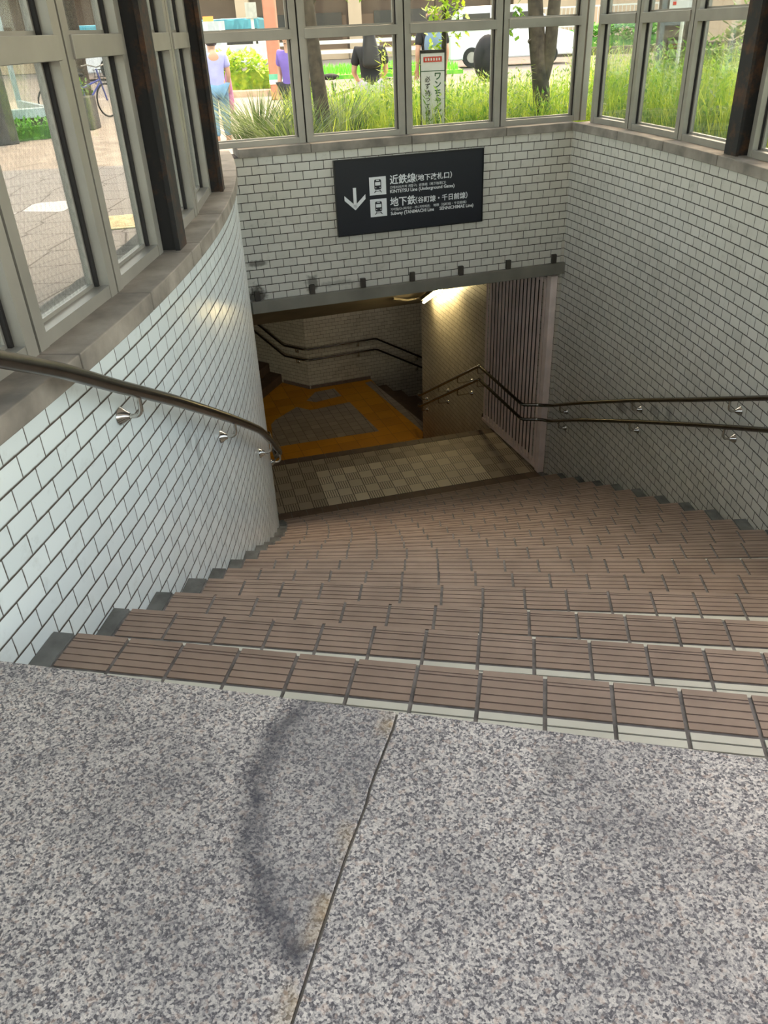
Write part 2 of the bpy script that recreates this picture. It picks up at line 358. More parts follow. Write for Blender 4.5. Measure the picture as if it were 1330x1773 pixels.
def glass(name,wire=False):
    t=NT(name); g=t.n('ShaderNodeBsdfGlossy'); g.inputs['Roughness'].default_value=.02; tr=t.n('ShaderNodeBsdfTransparent')
    tr.inputs[0].default_value=(.93,.95,.94,1)
    fr=t.n('ShaderNodeFresnel'); fr.inputs['IOR'].default_value=1.45
    ms=t.n('ShaderNodeMixShader'); t.L.new(t.m_('MULTIPLY',fr.outputs[0],.35),ms.inputs[0]); t.L.new(tr.outputs[0],ms.inputs[1]); t.L.new(g.outputs[0],ms.inputs[2])
    last=ms.outputs[0]
    # film of dust
    df=t.n('ShaderNodeBsdfDiffuse'); df.inputs[0].default_value=(.6,.6,.55,1); md=t.n('ShaderNodeMixShader')
    t.L.new(t.rng(t.noise(t.geo(),3.,4),.4,.8,.004,.03),md.inputs[0]); t.L.new(last,md.inputs[1]); t.L.new(df.outputs[0],md.inputs[2]); last=md.outputs[0]
    if wire:
        u,v,_=t.xyz(t.uv()); a=t.m_('FRACT',t.m_('DIVIDE',t.m_('ADD',u,t.m_('MULTIPLY',v,.62)),.026)); b=t.m_('FRACT',t.m_('DIVIDE',t.m_('SUBTRACT',u,t.m_('MULTIPLY',v,.62)),.026))
        f=t.m_('MAXIMUM',t.m_('LESS_THAN',a,.04),t.m_('LESS_THAN',b,.04))
        dk=t.n('ShaderNodeBsdfDiffuse'); dk.inputs[0].default_value=(.12,.115,.11,1); mw=t.n('ShaderNodeMixShader')
        t.L.new(t.m_('MULTIPLY',f,.6),mw.inputs[0]); t.L.new(last,mw.inputs[1]); t.L.new(dk.outputs[0],mw.inputs[2]); last=mw.outputs[0]
    t.L.new(last,t.out.inputs[0]); return t.m
M['glass']=glass('clear window glass'); M['wire']=glass('wired window glass',True)

# ------------------------------------------------------------------ curved and flat walls
def uvL(p): return (CL[2]*atan2(p[1]-CL[1],p[0]-CL[0])+20, p[2]-ZS0+13)
def uvR(p): return (CR[2]*atan2(p[1]-CR[1],p[0]-CR[0])+20, p[2]-ZS0+13)
def uvB(p): return (p[0]*TB[0]+p[1]*TB[1]+20.03, p[2]-ZS0+13)
def tagS(o,label=None): return tag(o,label,None,None,'structure')
AB_L=13.35                       # left wall angle where it meets the back wall
AB_R=14.98
mb=MB(); mb.arcwall(Lp,-30,20,-.30,0,-4.7,ZS0,1.0); tagS(build('wall_left',mb,M['tileL'],uvf=uvL),'curved white tiled wall along the left of the stairs')
mb=MB(); mb.arcwall(Rp,-24,AB_R+.15,0,.30,-3.2,ZS0,1.0); tagS(build('wall_right',mb,M['tileR'],uvf=uvR),'curved grey white tiled wall along the right of the stairs')
def slab(p0,p1,p2,p3,z0,z1): m=MB(); m.prism([p0,p1,p2,p3],z0,z1); return m
mb=slab(Bp(.72),Bp(3.86),Bp(3.86,.3),Bp(.72,.3),-.79,ZS0); tagS(build('wall_back',mb,M['tileB'],uvf=uvB),'white tiled wall above the subway opening')

# side wall of the lower passage, far wall, and the turned left end of it
CA=(.678,11.21); th=radians(75); WA=(cos(th),-sin(th)); NA=(-WA[1],WA[0])   # NA points to the right (behind the wall)
def Ap(s,off=0): return (CA[0]+WA[0]*s+NA[0]*off, CA[1]+WA[1]*s+NA[1]*off)
uvA=lambda p:((p[0]*WA[0]+p[1]*WA[1])+30,p[2]+13.05)
mb=slab(Ap(4.05),Ap(0),Ap(0,.30),Ap(4.05,.30),-4.9,-.5); tagS(build('wall_side',mb,M['tileD'],uvf=uvA),'tiled side wall of the lower passage under the lamp')
FC=(-1.24,13.40); DF=(.95378,.3005); NF=(-.3005,.95378)
def Fp(s,off=0): return (FC[0]+DF[0]*s+NF[0]*off, FC[1]+DF[1]*s+NF[1]*off)
uvF=lambda p:(p[0]*DF[0]+p[1]*DF[1]+30,p[2]+13.05)
mb=slab(Fp(0),Fp(6),Fp(6,.3),Fp(-.1,.3),-6.6,-2.0); tagS(build('wall_far',mb,M['tileD'],uvf=uvF),'dim tiled wall facing the stairs on the lower landing')
DG=(-.811,.585); NG=(.585,.811)
def Gp(s,off=0): return (FC[0]+DG[0]*s+NG[0]*off, FC[1]+DG[1]*s+NG[1]*off)
uvG=lambda p:(p[0]*DG[0]+p[1]*DG[1]+30,p[2]+13.05)
mb=slab(Gp(0),Gp(5),Gp(5,.3),Gp(-.12,.3),-4.7,-.9); tagS(build('wall_far_left',mb,M['tileD'],uvf=uvG),'dim tiled wall beside the stairs going up at the left')
mb=slab((-4.2,7.6),(-4.2,14.8),(-4.5,14.8),(-4.5,7.6),-4.7,-.5); tagS(build('wall_lower_left',mb,M['tileD'],uvf=lambda p:(p[1],p[2]+13)))
# ceilings
def ceil_poly(ys,x0,x1,th=.25):
    m=MB()
    for (ya,za),(yb,zb) in zip(ys[:-1],ys[1:]):
        m.hexa([(x0,ya,za),(x1,ya,za),(x1,yb,zb),(x0,yb,zb)],[(x0,ya,za+th),(x1,ya,za+th),(x1,yb,zb+th),(x0,yb,zb+th)])
    return m
# passage ceiling follows the second flight; kept behind the back wall plane
mb=MB()
prof=[(6.84,-.79),(8.45,-.79),(11.05,-2.2),(16.2,-2.2)]
def sk(y,x): return y+ .2868*x      # rows run parallel to the back wall
for (ya,za),(yb,zb) in zip(prof[:-1],prof[1:]):
    yy=lambda y,x:(x,y+(.2868*x if y<12 else .2*x))
    a=[*[(*yy(ya,x),za) for x in (-4,5)],*[(*yy(yb,x),zb) for x in (5,-4)]]
    mb.hexa(a,[(p[0],p[1],p[2]+.3) for p in a])
tagS(build('ceiling_passage',mb,M['concrete']),'dark concrete ceiling sloping down over the lower flight')

# ------------------------------------------------------------------ sill stones
def sill_arc(name,fn,spans,sgn,label):
    m=MB()
    for a0,a1 in spans:
        o0,o1=(-.31,.022) if sgn>0 else (-.022,.31)
        m.arcwall(fn,a0,a1,o0,o1,ZS0,ZS1,.6)
    o=build(name,m,M['stone'],bevel=.004); tagS(o,label); return o
g=.012
js=[-30,-24,-18.5,-13.2,-10.5,-7.6,-4.82,-2.12,-1.35,1.52,4.4,5.1,8.2,11,13.2]
sill_arc('trim_1',Lp,[(a+g,b-g) for a,b in zip(js[:-1],js[1:])],1,'grey stone sill along the curved left wall')
js=[-24,-18,-12,-6.1,-3.1,-.1,2.75,5.75,8.8,11.7,14.85]
sill_arc('trim_2',Rp,[(a+g,b-g) for a,b in zip(js[:-1],js[1:])],-1,'grey stone sill along the curved right wall')
m=MB(); js=[.86,1.425,2.25,3.075,3.73]
for a,b in zip(js[:-1],js[1:]): m.prism([Bp(a+.002,-.022),Bp(b-.002,-.022),Bp(b-.002,.31),Bp(a+.002,.31)],ZS0,ZS1)
tagS(build('trim_3',m,M['stone'],bevel=.004),'grey stone sill above the sign wall')

# ------------------------------------------------------------------ windows
ZT=2.50
NWIN=[0]
def window(P0,P1,out,glassm,label,wide=.052,gk=.012):
    """flat framed bay between two plan points of the inner frame face; out = unit vector to the outside"""
    NWIN[0]+=1
    root=empty('window_%d'%NWIN[0],label,None,((P0[0]+P1[0])/2,(P0[1]+P1[1])/2,ZS1),None,'structure')
    L=hypot(P1[0]-P0[0],P1[1]-P0[1]); d=((P1[0]-P0[0])/L,(P1[1]-P0[1])/L)
    def q(u,w): return (P0[0]+d[0]*u+out[0]*w,P0[1]+d[1]*u+out[1]*w)
    def bx(m,u0,u1,w0,w1,z0,z1): m.prism([q(u0,w0),q(u1,w0),q(u1,w1),q(u0,w1)],z0,z1)
    gp=.006; a=gp; b=L-gp
    f=MB(); bx(f,a,a+wide,0,.075,ZS1,ZT); bx(f,b-wide,b,0,.075,ZS1,ZT); bx(f,a+wide,b-wide,.003,.07,ZS1,ZS1+.04); bx(f,a+wide,b-wide,.003,.07,ZT-.06,ZT)
    # inner beads round the panes
    for z0,z1 in ((ZS1+.04,1.157),(1.222,ZT-.06)):
        bx(f,a+wide,a+wide+.02,.048,.07,z0,z1); bx(f,b-wide-.02,b-wide,.048,.07,z0,z1)
        bx(f,a+wide+.02,b-wide-.02,.048,.07,z0,z0+.012)
    part('window_frame',f,M['alu'],root)
    t=MB(); bx(t,a+wide-.006,b-wide+.006,-.008,.06,1.157,1.222); part('transom',t,M['alu'],root,bevel=.002)
    k=MB()
    for z0,z1 in ((ZS1+.04,1.157),(1.222,ZT-.06)):
        bx(k,a+wide,a+wide+gk,.034,.047,z0,z1); bx(k,b-wide-gk,b-wide,.034,.047,z0,z1)
    bx(k,-gp,gp,.02,.07,ZS1,ZT)  # dark strip stands in for the black gap between bays
    part('gasket',k,M['gasket'],root)
    uvw=lambda p:((p[0]-P0[0])*d[0]+(p[1]-P0[1])*d[1],p[2])
    for z0,z1 in ((ZS1+.04,1.157),(1.222,ZT-.06)):
        g_=MB(); bx(g_,a+wide+.001,b-wide-.001,.052,.056,z0,z1); part('pane',g_,glassm,root,uvf=uvw)
    return root
def unit(a): return (cos(radians(a)),sin(radians(a)))
def wL(a0,a1,lab):
    o=unit((a0+a1)/2); window(Lp(a0,-.095),Lp(a1,-.095),(-o[0],-o[1]),M['wire'],lab)
def wR(a0,a1,lab):
    o=unit((a0+a1)/2); window(Rp(a1,.1),Rp(a0,.1),o,M['glass'],lab,.046,.005)
wL(-13.2,-10.4,'wired glass window of the left wall, nearest to the entrance')
wL(-10.4,-7.58,'wired glass window above the left handrail, second from the entrance')
wL(-7.58,-4.78,'wired glass window with the large view of the street, left of the rusty post')
wL(-4.78,-2.06,'narrow seen wired window touching the rusty post on its left')
wL(-1.36,1.52,'wired window just beyond the rusty post')
wL(1.52,4.4,'wired window before the far dark post on the left')
wL(5.08,8.0,'wired window hidden behind the far dark post')
def wB(u0,u1,lab): window(Bp(u0,.085),Bp(u1,.085),NB,M['glass'],lab,.048,.004)
wB(.60,1.417,'back window looking on the arching grass clump')
wB(1.417,2.24,'back window crossed by the thin tree trunk')
wB(2.24,3.063,'back window behind which the notice board stands')
wB(3.063,3.80,'back window with the forked tree trunk, next to the corner')
wR(12.01,14.55,'right window next to the corner')
wR(8.95,12.01,'right window second from the corner')
wR(6.02,8.95,'right window touching the dark post')
wR(2.75,5.28,'right window on the near side of the dark post')
wR(-.1,2.75,'right window second on the near side of the dark post')
wR(-3.1,-.1,'right window third on the near side of the dark post')
wR(-6.1,-3.1,'right window fourth on the near side of the dark post')
# corner mullion where back and right windows meet
m=MB(); cx,cy=Bp(3.83,.10); m.box((cx,cy,(ZS1+ZT)/2),(.05,.05,ZT-ZS1),radians(16)); 
tagS(build('trim_4',m,M['alu']),'corner mullion between the back and right windows')

# steel posts
def post(fn,a0,a1,o0,o1,label):
    m=MB(); p=[fn(a0,o0),fn(a1,o0),fn(a1,o1),fn(a0,o1)]; 
    # I section: two flanges and a web
    def lerp(p,q,t): return (p[0]+(q[0]-p[0])*t,p[1]+(q[1]-p[1])*t)
    A,B,C,D=p
    m.prism([A,B,lerp(B,C,.14),lerp(A,D,.14)],ZS1,2.6); m.prism([lerp(A,D,.86),lerp(B,C,.86),C,D],ZS1,2.6)
    w0,w1=lerp(A,B,.12),lerp(A,B,.88); v0,v1=lerp(D,C,.12),lerp(D,C,.88)
    m.prism([lerp(w0,v0,.14),lerp(w1,v1,.14),lerp(w1,v1,.86),lerp(w0,v0,.86)],ZS1,2.6)
    return tag(build('steel_post',m,M['rust']),label,'post')
post(Lp,-2.0,-1.44,-.03,-.17,'rusty dark steel post on the left sill between two wired windows')
post(Lp,4.45,4.98,-.03,-.17,'black steel post at the far end of the left sill, beside the back windows')
post(Rp,5.36,5.94,.04,.18,'dark brown steel post standing on the right sill')

# added shelter roof, out of view, shapes the light inside
m=MB(); m.prism([(-2.3,-3.6),(2.6,-3.6),(2.6,7.7),(-1.6,6.75),(-2.3,6.5)],2.6,2.75); tagS(build('ceiling',m,M['addroof']),'added unseen flat roof over the glazed stair shelter, shaping its light')

# ------------------------------------------------------------------ top platform
p0,d0=nosing(0); a=line_circle(p0,(-d0[0],-d0[1]),CL,CL[2]+.001,False) if False else None
def hitL(k,off=.0015):
    p,d=nosing(k); y=p[1]
    # walk to the left wall
    lo,hi=-3.0,3.0
    f=lambda s: hypot(p[0]+d[0]*s-CL[0],p[1]+d[1]*s-CL[1])-(CL[2]+off)
    lo,hi=-2.0,1.5
    for _ in range(50):
        mid=(lo+hi)/2
        if f(mid)>0: hi=mid
        else: lo=mid
    return (p[0]+d[0]*hi,p[1]+d[1]*hi)
def hitR(k,off=.0015):
    p,d=nosing(k); f=lambda s: hypot(p[0]+d[0]*s-CR[0],p[1]+d[1]*s-CR[1])-(CR[2]-off)
    lo,hi=1.0,5.0
    for _ in range(50):
        mid=(lo+hi)/2
        if f(mid)>0: hi=mid
        else: lo=mid
    return (p[0]+d[0]*lo,p[1]+d[1]*lo)
fl=empty('floor','granite entrance floor at the head of the stairs',None,(0,0,0),None,'structure')
jp=[(.008,1.163),(-.002,1.12),(-.030,1.04),(-.051,.974),(-.058,.94),(-.092,.839),(-.1265,.718),(-.166,.574),(-.30,.10),(-.72,-1.4)]
hl,hr=hitL(0),hitR(0)
def aL(y,off=.0015): return (CL[0]+sqrt((CL[2]+off)**2-(y-CL[1])**2),y)
def aR(y,off=.0015): return (CR[0]+sqrt((CR[2]-off)**2-(y-CR[1])**2),y)
e=.0026
Lpoly=[hl,aL(.9),aL(.4),aL(-.2),aL(-.8),aL(-1.4)]+[(p[0]-e,p[1]) for p in reversed(jp)]
Rpoly=[(p[0]+e,p[1]) for p in jp]+[aR(-1.4),aR(-.8),aR(-.2),aR(.3),hr]
m=MB(); m.prism(Lpoly,-.12,0); part('paving_slab',m,M['granite'],fl,bevel=.002,label='left granite slab with the dark curved stain')
m=MB(); m.prism(Rpoly,-.12,0); part('paving_slab',m,M['granite'],fl,bevel=.002,label='right granite slab')
m=MB(); m.prism([(p[0]-.0026,p[1]-.004) for p in jp]+[(p[0]+.0026,p[1]-.004) for p in reversed(jp)],-.11,-.004); part('slab_joint',m,M['joint'],fl)
m=MB(); m.prism([hl,aL(.4),aL(-1.4),(1.7,-1.4),aR(.3),hr],-.30,-.121); part('bedding',m,M['mortar'],fl)
m=MB(); m.prism([(-2.2,-1.41),(2.0,-1.41),(2.4,-5),(-2.6,-5)],-.3,0); part('paving_slab',m,M['granite'],fl)

# ------------------------------------------------------------------ the main stairs
stair=empty('staircase','wide fan shaped flight of brown tiled steps going down',"staircase",(0.6,4.0,ZF))
TW=.156
phase=[0,.065,.056,.064,.078,.064,.066,.074,.064,.064,.068,.068,.067,.063,.062,.060,.066,.064]
for k in range(1,18):
    z=-k*R
    fL,fR,bL,bR=hitL(k),hitR(k),hitL(k-1),hitR(k-1)
    p,d=nosing(k); nrm=(-d[1],d[0])
    m=MB(); poly=[fL,fR,bR,bL]
    # back edge pushed under the step above
    pb,db=nosing(k-1); nb=(-db[1],db[0])
    poly=[(fL[0]-nrm[0]*.006,fL[1]-nrm[1]*.006),(fR[0]-nrm[0]*.006,fR[1]-nrm[1]*.006),(bR[0]-nb[0]*.02,bR[1]-nb[1]*.02),(bL[0]-nb[0]*.02,bL[1]-nb[1]*.02)]
    m.prism(poly,z-R+.0,z-.0035)
    st=part('step',m,M['mortar'],stair)
    L=hypot(fR[0]-fL[0],fR[1]-fL[1])
    def q(s,b): return (fL[0]+d[0]*s-nrm[0]*b,fL[1]+d[1]*s-nrm[1]*b)
    s0=phase[k]; nt=int((L-s0-.03)/TW); brown=MB(); gro=MB(); gry=MB()
    for i in range(nt):
        a0=s0+i*TW+.0052; a1=s0+(i+1)*TW-.0052
        gro.prism([q(a0,.002),q(a1,.002),q(a1,.126),q(a0,.126)],z-.03,z-.0016)
        for b0,b1 in ((0,.0185),(.022,.0285),(.033,.0545),(.059,.0790),(.083,.1035),(.108,.127)):
            brown.prism([q(a0,b0),q(a1,b0),q(a1,b1),q(a0,b1)],z-.028 if b0==0 else z-.006,z)
        for b0,b1 in ((.137,.158),(.163,.184),(.189,.210),(.215,.29)):
            if b1<YL[k]-YL[k-1]+.06: gry.prism([q(a0,b0),q(a1,b0),q(a1,b1),q(a0,b1)],z-.006,z)
    part('nosing_tiles',brown,M['brown'],st); part('tile_grooves',gro,M['groove'],st); part('tread_tiles',gry,M['grey'],st)
    pr=[(0.001,s0-.004),(s0+nt*TW+.004,L-.001)]
    for a0,a1 in pr:
        # end blocks follow the walls: clip their wall side to the arc by testing the back edge
        eb=MB(); b=.29
        if a0<.01:
            x=q(0,b); dd=hypot(x[0]-CL[0],x[1]-CL[1])-CL[2]; wb=max(0,-dd)+.001 if dd<0 else -dd+.001
            eb.prism([q(a0,.004),q(a1,.004),q(a1,b),q(wb,b)],z-.006,z+.001)
        else:
            x=q(L,b); dd=hypot(x[0]-CR[0],x[1]-CR[1])-CR[2]; wb=L-dd-.001
            if wb>a0+.01: eb.prism([q(a0,.004),q(a1,.004),q(wb,b),q(a0,b)],z-.006,z+.001)
        if eb.v: part('end_block',eb,M['endblk'],st)

# landing under the opening
AX=(.9740,.2267); AN=(-.2267,.9740)
O0=(-.56,6.822)
def Jp(u,v): return (O0[0]+AX[0]*u+AN[0]*v,O0[1]+AX[1]*u+AN[1]*v)
land=empty('floor_landing','landing of checkered beige tiles under the opening',None,(Jp(.8,.6)[0],Jp(.8,.6)[1],ZF),None,'structure')
UL,UR=-.9,2.26
m=MB(); m.prism([hitL(17),hitR(17),Rp(AB_R-.3,-.004),Jp(2.29,.02),Jp(2.255,1.14),Jp(-.61,1.14),Lp(15.2,.003)],ZF-.25,ZF-.004); part('landing_base',m,M['mortar'],land)
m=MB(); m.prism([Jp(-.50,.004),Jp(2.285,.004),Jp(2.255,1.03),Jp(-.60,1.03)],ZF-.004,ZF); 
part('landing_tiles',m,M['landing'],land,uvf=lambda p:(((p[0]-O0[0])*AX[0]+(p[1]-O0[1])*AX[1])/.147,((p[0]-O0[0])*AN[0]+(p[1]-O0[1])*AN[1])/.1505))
m=MB()
p17,d17=nosing(17)
L17=hitL(17); R17=hitR(17)
i=0
while i<20:
    t0,t1=i*.156+.004,(i+1)*.156-.004
    a0=(L17[0]+d17[0]*(t0+.02)-(-d17[1])*-.01,L17[1]+d17[1]*(t0+.02)); a1=(L17[0]+d17[0]*(t1+.02),L17[1]+d17[1]*(t1+.02))
    u0=(a0[0]-O0[0])*AX[0]+(a0[1]-O0[1])*AX[1]; u1=(a1[0]-O0[0])*AX[0]+(a1[1]-O0[1])*AX[1]
    if u1>2.28: break
    m.prism([(a0[0],a0[1]+.02),(a1[0],a1[1]+.02),Jp(u1,-.004),Jp(u0,-.004)],ZF-.004,ZF); i+=1
part('border_tiles',m,M['strip'],land)
m=MB()
for i in range(19):
    u0=-.60+i*.157; u1=min(u0+.150,2.25); m.prism([Jp(u0,1.035),Jp(u1,1.035),Jp(u1,1.145),Jp(u0,1.145)],ZF-.03,ZF+.002)
part('nosing_tiles',m,M['strip'],land)

# second flight
st2=empty('staircase','brown flight between the checkered landing and the yellow floor, mostly hidden by the landing edge','staircase',(*Jp(.7,1.3),ZL))
for k in range(1,9):
    z=ZF-k*R; v0=1.146+(k-1)*.298; sh=-.055*(k)
    m=MB(); m.prism([Jp(-.60,v0),Jp(2.25-.0098*k,v0),Jp(2.24-.0098*k,v0+.297),Jp(-.60,v0+.297)],z-R,z); part('step',m,M['strip'],st2)

# lower landing floor
fl2=empty('floor_lower','lower landing floor of yellow tactile and grey tiles',None,(0,12,ZL),None,'structure')
uvl=lambda p:((p[0]*DF[0]+p[1]*DF[1]),(p[0]*NF[0]+p[1]*NF[1]))
e0=Jp(-1.3,1.146+8*.298+.002); e1=Jp(2.19,1.146+8*.298+.002)
SL=[(-.17,13.66),(.74,11.30)]           # light strip line in front of the descending flight
m=MB(); m.prism([(-4.19,9.6),e0,e1,(.66,11.21),(.72,11.30),Fp(1.16,-.005),Fp(0,-.004),Gp(.66,-.004),(-2.07,13.07),(-2.6,11.9),(-4.19,11.9)],ZL-.2,ZL); part('tactile_paving',m,M['tactile'],fl2,uvf=uvl)

uvlg=uvl
for poly,zz in (([(-1.81,11.95),(-1.76,12.12),(-1.43,12.62),(-1.18,12.46),(-.51,12.72),(-.02,11.51),(-1.5,11.15),(-1.68,11.09)],.0012),([(-1.27,12.88),(-1.11,12.79),(-.66,13.02),(-.80,13.37),(-1.14,13.24)],.0012)):
    m=MB(); m.prism(poly,ZL,ZL+.003); part('tile_field',m,M['lowgrey'],fl2,uvf=uvl)
m=MB(); m.prism([(-.24,13.57),(-.12,13.64),(.72,11.73),(.70,11.38)],ZL,ZL+.003); part('edge_strip',m,M['lowgrey'],fl2,uvf=uvl)
m=MB(); m.prism([Fp(.02,-.012),Fp(1.16,-.012),Fp(1.16,-.0005),Fp(.02,-.0005)],ZL+.0005,ZL+.06); m.prism([Gp(.0,-.012),Gp(.62,-.012),Gp(.62,-.0005),Gp(0,-.0005)],ZL+.0005,ZL+.06)
tagS(build('baseboard_far',m,M['groove']),'dark skirting at the foot of the far wall')
# flight going down to the right
st3=empty('staircase','dark brown steps descending to the right behind the side wall','staircase',(1.2,12.6,ZL-8*R))
for k in range(0,9):
    a=1.16+k*.30; b=a+.30
    def w(s,t): # between far wall and the near wall line through CA
        A=Fp(s,-.006); Bq=(CA[0]+.05+DF[0]*(s-1.16)+.06,CA[1]+.12+DF[1]*(s-1.16)); return (A[0]+(Bq[0]-A[0])*t,A[1]+(Bq[1]-A[1])*t)
    z=ZL-(k+1)*R
    m=MB(); m.prism([w(a,0),w(a,1),w(b,1),w(b,0)],z-R,z); part('step',m,M['strip'],st3)
mb=slab((CA[0]+.30,CA[1]+.02),(CA[0]+.30+DF[0]*4,CA[1]+.02+DF[1]*4),(CA[0]+.30+DF[0]*4,CA[1]-.25+DF[1]*4),(CA[0]+.30,CA[1]-.25),-6.8,-2.0)
tagS(build('wall_descent',mb,M['tileD'],uvf=uvF))
mb=slab(Fp(5.2,0),Fp(5.2,-3.2),Fp(5.5,-3.2),Fp(5.5,0),-6.8,-2.0); tagS(build('wall_descent_end',mb,M['tileD'],uvf=uvG))
# flight going up at the left
st4=empty('staircase','unlit dark steps going up at the left of the lower landing','staircase',(-2.2,13.3,ZL))
for k in range(0,5):
    q0=Gp(.665+k*.28,-.006); dN=(-.36,-.933)
    a=q0; b=(q0[0]+dN[0]*1.2,q0[1]+dN[1]*1.2); c=(b[0]+DG[0]*.28,b[1]+DG[1]*.28); d_=(a[0]+DG[0]*.28,a[1]+DG[1]*.28)
    m=MB(); m.prism([a,b,c,d_],ZL+(k)*R,ZL+(k+1)*R); part('step',m,M['strip'],st4)

# ------------------------------------------------------------------ steel beam over the opening with its clips
beam=empty('lintel_beam','long grey steel beam across the top of the subway opening','beam',(*Bp(2.2,-.02),-.73))
m=MB(); m.prism([Bp(.815,-.045),Bp(3.715,-.045),Bp(3.72,-.002),Bp(.80,-.002)],-.79,-.69); part('beam_channel',m,M['beam'],beam,bevel=.003)
m=MB(); m.prism([Bp(.83,.0),Bp(3.70,.0),Bp(3.70,.16),Bp(.83,.16)],-.797,-.791); part('soffit_plate',m,M['beam'],beam)
for u in (.868,1.337,1.784,2.231,2.685,3.143,3.597):
    m=MB(); m.prism([Bp(u-.022,-.03),Bp(u+.022,-.03),Bp(u+.022,-.001),Bp(u-.022,-.001)],-.689,-.612); part('clip',m,M['clip'],beam,bevel=.002)

# ------------------------------------------------------------------ hanging sign
sg=empty('direction_sign','navy sign with white arrow pointing down to the railway and subway lines','sign',(*Bp(2.232,-.02),.04))
SU,SZT,SZB=1.600,.322,-.242
m=MB(); m.prism([Bp(SU,-.030),Bp(SU+1.264,-.030),Bp(SU+1.264,-.001),Bp(SU,-.001)],SZB,SZT); part('panel',m,M['signblack'],sg)
m=MB()
for u0,u1,z0,z1 in ((-.008,1.272,SZT,SZT+.008),(-.008,1.272,SZB-.008,SZB),(-.008,0,SZB,SZT),(1.264,1.272,SZB,SZT)):
    m.prism([Bp(SU+u0,-.036),Bp(SU+u1,-.036),Bp(SU+u1,-.001),Bp(SU+u0,-.001)],z0,z1)
part('sign_frame',m,M['signframe'],sg)
def SP(u,z,o=-.0312): p=Bp(SU+u,o); return (p[0],p[1],z)
def flat(m,pts,o=-.0312,th=.0012):
    a=sum(pts[i][0]*pts[(i+1)%len(pts)][1]-pts[(i+1)%len(pts)][0]*pts[i][1] for i in range(len(pts)))
    if a<0: pts=pts[::-1]
    n=len(pts); v=[SP(*p,o) for p in pts]+[SP(*p,o+th) for p in pts]
    m.add(v,[tuple(range(n)),tuple(range(2*n-1,n-1,-1))]+[(i,n+i,n+(i+1)%n,(i+1)%n) for i in range(n)])
m=MB(); flat(m,[(.137,.117),(.163,.117),(.163,-.035),(.137,-.035)]); flat(m,[(.063,.062),(.063,.026),(.150,-.054),(.150,-.016)]); flat(m,[(.239,.062),(.239,.026),(.150,-.054),(.150,-.016)])
part('arrow',m,M['signwhite'],sg,label='white arrow pointing down')
def train(zb):
    m=MB(); flat(m,[(.276,zb),(.417,zb),(.417,zb+.137),(.276,zb+.137)]); o=part('pictogram',m,M['signwhite'],sg,label='white square with a front view of a train')
    k=MB(); c=.3465
    def rr(cx,cz,w,h,r,n=5):
        P=[]
        for qx,qz,a in ((1,1,0),(-1,1,90),(-1,-1,180),(1,-1,270)):
            for i in range(n+1):
                t=radians(a+90*i/n); P.append((cx+qx*(w/2-r)+r*cos(t),cz+qz*(h/2-r)+r*sin(t)))
        return P
    B=-.0328
    flat(k,rr(c,zb+.079,.058,.078,.012),B); 
    for sx in (-1,1):
        flat(k,[(c+sx*.012,zb+.036),(c+sx*.020,zb+.036),(c+sx*.034,zb+.018),(c+sx*.026,zb+.018)],B)
    flat(k,[(c-.022,zb+.030),(c+.022,zb+.030),(c+.022,zb+.0265),(c-.022,zb+.0265)],B)
    part('train_front',k,M['signblack'],o)
    k=MB(); B=-.0342
    flat(k,rr(c,zb+.085,.044,.026,.004),B); flat(k,rr(c,zb+.111,.026,.006,.002),B)
    for sx in (-1,1): flat(k,rr(c+sx*.018,zb+.056,.008,.008,.0039),B)
    part('train_window',k,M['signwhite'],o)
train(.047); train(-.121)
def text_mesh(body,size,width=None,bold=0.0,extr=.0006):
    cu=bpy.data.curves.new('lettering','FONT'); cu.body=body; cu.size=size; cu.extrude=extr; cu.offset=bold; cu.resolution_u=3
    o=bpy.data.objects.new('lettering',cu); COL.objects.link(o)
    bpy.context.view_layer.update(); dg=bpy.context.evaluated_depsgraph_get()
    me=bpy.data.meshes.new_from_object(o.evaluated_get(dg)); bpy.data.objects.remove(o); bpy.data.curves.remove(cu)
    xs=[v.co.x for v in me.vertices]; x0,x1=min(xs),max(xs); k=(width/(x1-x0)) if width else 1
    for v in me.vertices: v.co.x=(v.co.x-x0)*k
    return me
def sign_text(body,u,z,size,width,bold=0.,label=None):
    me=text_mesh(body,size,width,bold); me.materials.clear(); me.materials.append(M['signwhite'])
    o=bpy.data.objects.new('lettering',me); COL.objects.link(o)
    p=SP(u,z,-.0316)
    o.parent=sg; o.matrix_parent_inverse=Matrix.Translation(-wloc(sg))
    o.matrix_basis=Matrix.Translation(p)@Matrix.Rotation(radians(16.0),4,'Z')@Matrix.Rotation(radians(90),4,'X')
    if label: o['label']=label
    return o
sign_text('近鉄線',.450,.123,.076,.222,.0012); sign_text('（地下改札口）',.672,.128,.053,.318,.0008)
sign_text('긴테쓰선(지하 개찰구)',.450,.084,.0245,.232); sign_text('近铁线（地下检票口）',.700,.084,.0245,.236)
sign_text('KINTETSU Line (Underground Gates)',.450,.051,.036,.563,.0006)
sign_text('地下鉄',.447,-.047,.076,.222,.0012); sign_text('（谷町線・千日前線）',.669,-.043,.053,.462,.0008)
sign_text('지하철(다니마치선・센니치마에선)',.450,-.086,.0245,.345); sign_text('地铁（谷町线・千日前线）',.825,-.086,.0245,.297)
sign_text('Subway (TANIMACHI Line',.450,-.120,.036,.380,.0006); sign_text('SENNICHIMAE Line)',.880,-.120,.036,.306,.0006)

